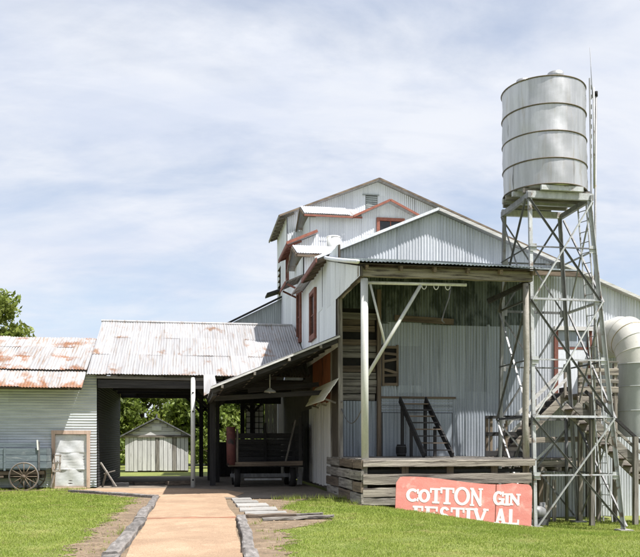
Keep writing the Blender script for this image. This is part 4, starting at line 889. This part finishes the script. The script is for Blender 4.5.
for ch, a, b, v0, h in (('C',407,420,-.64,.36),('O',419,431,-.645,.36),('T',430.5,443,-.655,.41),('T',441,455,-.665,.45),('O',455,471,-.675,.50),('N',471,484,-.68,.49),
                        ('G',494.5,506,-.63,.39),('I',506,512,-.625,.33),('N',511,523,-.61,.32)):
    letter(ch, su(a), v0, (b-a)/35.75, h, .095 if ch != 'N' else .085)
for k, (ch, a, b) in enumerate((('F',414,424.5),('E',426,439),('S',441,451),('T',452,466),('I',467,473),('V',474,490),('A',496.5,509),('L',510,522))):
    letter(ch, su(a), -1.16+(.02 if k > 5 else 0), (b-a)/35.75, .42, .10)

# ------------------------------------------------------------------ farm wagon at the left
wg = thing('farm_wagon', 'old blue-grey box wagon with spoked wheels parked against the storehouse', 'wagon', (-6.4,29.7,0))
bd = MB().box((-8.6,29.45,.72),(-5.02,30.4,.78)).build('wagon_box', 'wagon_blue', wg)
for j in range(3):
    z = .78+j*.24
    for y in (29.42,30.42): MB().rough((-8.6,y,z+.11),(-5.0,y,z+.11),.035,.225,6,.005).build('side_board', 'wagon_blue', bd)
    MB().rough((-5.0,29.44,z+.11),(-5.0,30.4,z+.11),.035,.225,3,.005).build('end_board', 'wagon_blue', bd)
MB().rough((-8.6,29.6,1.62),(-5.3,29.6,1.6),.03,.14,6,.006).build('seat_board', 'wagon_blue', bd)
for x in (-5.25,-6.4,-7.6): MB().beam((x,29.39,.7),(x,29.39,1.72 if x > -5.5 else 1.5),.06,.04).build('stake', 'steel_dark' if x > -5.5 else 'wagon_blue', bd)
MB().beam((-5.28,29.36,1.42),(-5.3,29.36,1.78),.05,.03).build('stake_iron', 'enamel', bd)
for x, r in ((-5.72,.5),(-7.9,.56)):
    ax = MB().beam((x,29.1,r),(x,30.75,r),.09,.09).build('axle', 'brown_wood_y', wg)
    for y in (29.18,30.66):
        wh = MB().ring((x,y,r),(0,1,0),r-.025,.02,36,6).build('wheel', 'brown_wood_z', wg, True)
        MB().ring((x,y,r),(0,1,0),r-.004,.014,36,5).build('tyre', 'steel_mid', wh, True); MB().cyl((x,y-.11,r),(x,y+.11,r),.075,.06,n=12).build('hub', 'brown_wood_y', wh, True)
        for k in range(12):
            t = 2*math.pi*k/12; MB().cyl((x+.05*math.cos(t),y,r+.05*math.sin(t)),(x+(r-.05)*math.cos(t),y,r+(r-.05)*math.sin(t)),.02,.015,n=6).build('spoke', 'brown_wood_z', wh, True)
MB().box((-8.5,29.7,.42),(-5.2,30.2,.71)).build('underside_shade', 'black_wood_x', wg); MB().beam((-5.1,29.55,.62),(-8.7,29.55,.6),.1,.12).build('reach_pole', 'brown_wood_x', wg); MB().beam((-9.5,29.2,.45),(-6.4,29.2,.5),.05,.06).build('tongue', 'brown_wood_x', wg)  # first box is a black stand-in for the shadow under the wagon
# little frame leaning by the door, broken trestle in the passage
lf = thing('wooden_frame', 'small pale wooden frame leaning on the left jamb of the storehouse door', 'frame', (-4.9,30.4,.55))
for x in (-4.93,-4.7): MB().beam((x,30.35,.62),(x,30.52,1.25),.05,.04).build('side', 'pale_wood_z', lf)
for z in (.64,.95,1.22): MB().beam((-4.95,30.35+.15*(z-.64)/.6,z),(-4.66,30.35+.15*(z-.64)/.6,z),.05,.05).build('bar', 'pale_wood_x', lf)
MB().beam((-5.0,30.3,.05),(-4.9,30.42,.66),.05,.05).build('prop', 'wood_z', lf)
tre = thing('broken_trestle', 'broken wooden trestle lying at the dark passage entrance', 'trestle', (-3.0,30.3,0))
MB().beam((-3.25,30.4,.95),(-2.66,30.0,.08),.06,.05).build('leg', 'wood_z', tre); MB().beam((-3.2,30.5,.05),(-3.02,30.3,.66),.06,.05).build('leg', 'wood_z', tre)
MB().beam((-3.12,30.3,.55),(-2.72,30.25,.66),.06,.04).build('cross_bar', 'wood_x', tre)
for k, (a, b, w, h, lb_) in enumerate((((-2.9,31.0,.1),(-2.3,31.1,.1),.3,.16,'short dark timber block beside the broken trestle in the passage'),((-2.2,32.5,.09),(-.2,33.2,.09),.3,.1,'long weathered plank lying across the passage floor'),((-.9,31.8,.12),(.0,32.1,.13),.35,.16,'dark timber block beside the pipe post of the passage'),((-2.9,33.6,.08),(-1.2,33.2,.08),.25,.08,'thin board lying at the back of the passage floor'))):
    setp(MB().rough(a, b, w, h, 5, .015).build('loose_timber', 'brown_wood_x' if k else 'black_wood_x', loc=a), lb_, 'timber', 'loose timbers in the passage')
# ------------------------------------------------------------------ cotton trailer in the bay
ct = thing('cotton_trailer', 'dark cotton trailer with a dull red end post standing in the shaded bay', 'trailer', (2.8,30.6,0))
MB().beam((1.4,29.95,.88),(4.2,29.95,.92),.12,.16).build('bed_rail', 'brown_wood_x', ct); MB().box((1.45,30.0,.78),(4.2,32.4,.86)).build('bed', 'black_wood_y', ct)
for j in range(5):
    MB().box((1.75,32.3,.9+j*.24),(4.2,32.35,1.12+j*.24)).build('back_board', 'black_wood_x', ct)
    MB().box((4.2,30.05,.9+j*.3),(4.24,32.3,1.18+j*.3)).build('side_board', 'black_wood_y', ct)
MB().cyl((1.52,29.98,.86),(1.5,29.98,2.28),.17,n=16).build('end_post', 'oxide_red', ct, True); MB().cyl((1.74,30.0,.9),(1.74,30.0,2.2),.05,n=8).build('end_rod', 'pale_wood_z', ct, True)
for x in (4.15,3.0): MB().beam((x,32.25,.8),(x,32.25,2.5),.1,.1).build('stake', 'black_wood_z', ct)
MB().beam((4.12,30.0,.85),(4.12,30.0,2.65),.12,.1).build('stake', 'black_wood_z', ct); MB().beam((3.55,29.95,.95),(3.95,30.1,2.55),.05,.05).build('prop_bar', 'wood_z', ct)
MB().beam((1.5,30.4,.45),(4.1,30.4,.45),.12,.14).build('axle_beam', 'steel_dark', ct); MB().beam((2.0,29.92,.32),(3.4,29.92,.32),.05,.07).build('draw_bar', 'steel_mid', ct)
for x in (1.75,3.85):
    for y in (30.25,31.9):
        wh = MB().cyl((x-.1,y,.38),(x+.1,y,.38),.36,n=24).build('wheel', 'black_void', ct, True); MB().cyl((x-.12,y,.38),(x+.12,y,.38),.16,n=16).build('rim', 'steel_dark', wh, True)
hl = thing('hanging_lamp', 'white enamel lamp shade hanging under the lean-to roof', 'lamp', (2.72,27.5,3.46))
MB().cyl((2.72,27.5,3.5),(2.72,27.5,4.1),.018,n=6).build('stem', 'enamel', hl, True); MB().tube([(2.72,27.5,3.56),(2.72,27.5,3.52),(2.72,27.5,3.47),(2.72,27.5,3.42)], [.05,.09,.19,.21], 20, False).build('shade', 'enamel', hl, True)
MB().tube([(2.72,27.5,3.47),(2.72,27.5,3.43),(2.72,27.5,3.38)], [.03,.05,.02], 10).build('bulb', 'enamel', hl, True)
# tilted white boards and a stake at the side door
fl = thing('hanging_flap', 'white painted board flap hanging out from the wall above the side door', 'flap', (4.5,27,3.2))
for j in range(3):
    xa, xb = X0-.05-.15*j, X0-.05-.15*(j+1)+.008; za, zb = 3.70-.23*j, 3.70-.23*(j+1)+.012
    ya, yb = 24.62+.1*j, 29.3-.25*j
    MB().hexa([(xa,ya,za-.03),(xb,ya,zb-.03),(xb,yb,zb-.03),(xa,yb,za-.03),(xa,ya,za),(xb,ya,zb),(xb,yb,zb),(xa,yb,za)]).build('board', 'flap_white', fl)
for y in (25.2,27.0,28.7): MB().beam((X0-.03,y,2.95),(X0-.42,y,3.08),.05,.06).build('bracket', 'wood_x', fl)
setp(MB().beam((4.3,31.6,.0),(4.36,31.6,.72),.2,.05).build('white_stake', 'white_board_z', loc=(4.3,31.6,0)), 'short white painted stake leaning in the dark bay by the side door', 'stake')

# ------------------------------------------------------------------ path timbers and boards
def tie(a, b, label, m='tie_wood', w=.21, h=.13):
    z = .03; return setp(MB().rough((a[0],a[1],z), (b[0],b[1],z+random.uniform(-.01,.02)), w*random.uniform(.85,1.1), h, 8, .016).build('railroad_tie', m, loc=(a[0],a[1],0)), label, 'timber', 'timbers edging the gravel path')
L_ = [((-1.05,9.0),(-1.08,11.5)),((-1.1,11.55),(-1.03,14.1)),((-1.06,14.15),(-1.0,17.0)),((-1.03,17.05),(-1.05,20.2)),((-1.0,20.25),(-1.0,24.3))]
for k, (a, b) in enumerate(L_): tie(a, b, ['weathered tie along the left path edge, cut by the bottom of the picture','grey tie along the left path edge, second from the bottom','grey tie along the left path edge, third from the bottom','grey tie along the left path edge, fourth from the bottom','farthest grey tie along the left path edge, meeting the cross timber'][k])
R_ = [((.78,9.2),(.86,11.6)),((.85,11.65),(1.0,14.6)),((.98,14.65),(1.08,17.3))]
for k, (a, b) in enumerate(R_): tie(a, b, ['weathered tie along the right path edge, cut by the bottom of the picture','grey tie along the right path edge, second from the bottom','farthest grey tie along the right path edge, ending at the cross tie'][k])
tie((-4.0,28.2),(-2.45,26.35),'left dark timber along the front of the gravel branch'); tie((-2.42,26.3),(-1.0,24.5),'right dark timber along the front of the gravel branch, meeting the path edge')
tie((1.12,17.5),(2.3,17.35),'short dark cross tie at the right of the path by the grass','brown_wood_x')
bl = [((1.5,16.75),(2.45,16.9),.16,'narrow grey board lying just in front of the short cross tie'),((2.35,17.15),(3.05,16.95),.3,'splintered board pointing into the lawn right of the short cross tie'),((2.2,17.75),(2.9,17.5),.2,'small grey board at the end of the walk boards by the lawn')]
for k, (a, b, w, lb_) in enumerate(bl): setp(MB().rough((a[0],a[1],.04),(b[0],b[1],.07),w,.05,4,.012).build('old_board', 'wood_x', loc=(a[0],a[1],0)), lb_, 'board', 'old boards beside the path')
wk = [((1.2,23.3),(1.75,23.3),.75),((1.2,22.2),(1.85,22.2),.8),((1.2,20.9),(2.0,20.9),.95),((1.2,19.6),(2.1,19.55),.95),((1.25,18.4),(2.2,18.35),.9)]
for k, (a, b, w) in enumerate(wk): setp(MB().rough((a[0],a[1],.025),(b[0],b[1],.03),w,.05,3,.010).build('walk_slab', 'slab_grey', loc=(a[0],a[1],0)),
      ['farthest grey slab of the walk beside the gravel path','grey slab second from the far end of the side walk','middle grey slab of the side walk beside the gravel path','grey slab second from the near end of the side walk','nearest grey slab of the side walk beside the cross tie'][k], 'slab', 'grey slabs beside the path')
# ------------------------------------------------------------------ small shed behind
sh = thing('plank_shed', 'small grey plank shed with a low gable seen through the passage', 'shed', (-1.95,49,0))
MB().box((-3.75,48.1,0),(-.1,52,2.1)).build('body', 'boards_dark', sh)
x = -3.75; k = 0
while x < -.15:
    w = random.uniform(.2,.27)
    if x+w > -.1: w = -.1-x
    MB().box((x+.012,48.03-random.uniform(0,.02),.05+random.uniform(0,.06)),(x+w-.012,48.09,2.05)).build('plank', 'white_board_z' if random.random() < .9 else 'wood_z', sh); x += w
MB().box((-3.85,47.95,2.05),(.0,48.06,2.17)).build('lintel', 'pale_wood_x', sh)
gw = MB().poly([(-3.75,48.06,2.17),(-.1,48.06,2.17),(-1.93,48.06,3.12)], (0,.06,0)).build('gable', 'white_board_x', sh)
for j in range(4):
    z = 2.18+j*.23; hw = 1.8*(1-(z+.21-2.17)/1.0)
    if hw > .1: MB().box((-1.93-hw,48.0,z),(-1.93+hw,48.05,z+.21)).build('plank', 'white_board_x', gw)
MB().box((-2.2,47.97,2.45),(-1.65,47.99,2.72)).build('notice', 'enamel', gw)
rf = MB()
for s_ in (-1,1): rf.hexa([(-1.93,47.7,3.16),(-1.93+s_*2.15,47.7,2.02),(-1.93+s_*2.15,52.2,2.02),(-1.93,52.2,3.16),(-1.93,47.7,3.24),(-1.93+s_*2.15,47.7,2.10),(-1.93+s_*2.15,52.2,2.10),(-1.93,52.2,3.24)])
rf.build('roof', 'steel_dark', sh); MB().cyl((-1.93,47.75,3.2),(-1.93,47.75,3.42),.05,n=8).build('finial', 'steel_dark', sh)
sp = MB(); sp.box((-1.99,48.0,.1),(-1.87,48.02,2.0)); sp.build('door_batten', 'wood_z', sh)

# ------------------------------------------------------------------ trees
def tree(x, y, h, rad, label, m='leaf', clumps=46, per=120, ls=.2, seed=0, cz=.62, group='trees behind the sheds'):
    r = np.random.default_rng(seed); t = thing('broadleaf_tree', label, 'tree', (x,y,0), group)
    b = MB(); top_ = V3((x+r.uniform(-.3,.3), y, h*.62)); b.tube([(x,y,-.1),(x+.05,y,h*.2),tuple(V3((x,y,0)).lerp(top_,.6)),tuple(top_)], [.06*h*.55,.04*h*.6,.03*h*.6,.012*h], 9)
    for k in range(7):
        a = 2*math.pi*k/7+r.uniform(-.3,.3); z0_ = h*r.uniform(.22,.5); p0 = V3((x,y,z0_)); q0 = p0+V3((math.cos(a)*rad*.7, math.sin(a)*rad*.7, h*r.uniform(.12,.3)))
        b.tube([tuple(p0), tuple(p0.lerp(q0,.5)+UZ*.15), tuple(q0)], [.018*h,.011*h,.004*h], 6)
    b.build('trunk', 'bark', t, True)
    d = r.normal(0,1,(clumps,3)); d /= np.linalg.norm(d,axis=1)[:,None]; rr = r.uniform(.35,1,clumps)**.6
    cen = d*rr[:,None]*np.array([rad,rad,h*(1-cz)*1.02])*.86+np.array([0,0,h*cz])
    cr = r.uniform(.18,.34,clumps)*rad
    n = clumps*per; ci = np.repeat(np.arange(clumps), per)
    o = r.normal(0,1,(n,3)); o /= np.linalg.norm(o,axis=1)[:,None]; o *= (r.uniform(0,1,n)**.45)[:,None]*cr[ci][:,None]; o[:,2] *= .7
    c = cen[ci]+o; c[:,2] = np.maximum(c[:,2], h*.14)
    a = r.normal(0,1,(n,3)); a /= np.linalg.norm(a,axis=1)[:,None]; bb_ = np.cross(a, r.normal(0,1,(n,3))); bb_ /= np.linalg.norm(bb_,axis=1)[:,None]
    s1 = (ls*r.uniform(.6,1.3,n))[:,None]; v = np.empty((n,4,3)); v[:,0] = c-a*s1; v[:,1] = c+bb_*s1*.45; v[:,2] = c+a*s1; v[:,3] = c-bb_*s1*.45
    cro = np_mesh('crown', v.reshape(-1,3), np.arange(n*4).reshape(-1,4), m); cro.parent = t
    return t
tree(-13.2,53,12.2,3.7,'dark green tree rising above the storehouse roof at the left edge',seed=3,clumps=110,per=170,ls=.2,cz=.6,m='leaf_pale',group='trees')
for k, (x, y, h, rd_, mm, lb_) in enumerate(((-7.2,64,7.5,3.2,'leaf','leafy tree behind the plank shed, left of its gable'),(-4.0,68,8.4,3.6,'leaf_pale','pale leafy tree directly behind the plank shed gable'),(1.4,63,7.4,3.1,'leaf','leafy tree behind the plank shed, right of its gable beside the pipe post'),
        (4.6,66,8.2,3.4,'leaf_pale','pale leafy tree seen through the rear opening above the trailer'),(8.2,64,7.5,3.2,'leaf','leafy tree seen at the right of the rear opening above the trailer'),(-11.5,66,7.8,3.4,'leaf_pale','pale leafy tree farthest left beyond the passage'))):
    tree(x, y, h, rd_*1.12, lb_, mm, 110, 130, .24, 20+k, cz=.46)
for k, (x, y, h, rd_, lb_) in enumerate(((-5.5,57,2.6,1.9,'low bush left of the plank shed in the passage view'),(1.6,56,2.8,1.9,'low bush right of the plank shed by the pipe post'),(4.3,58,3.0,2.0,'low bush seen between the bay posts'))):
    r = tree(x, y, h, rd_, lb_, 'leaf', 26, 110, .16, 60+k, cz=.45, group='bushes behind the sheds'); r['category'] = 'bush'; r.name = 'leafy_bush'
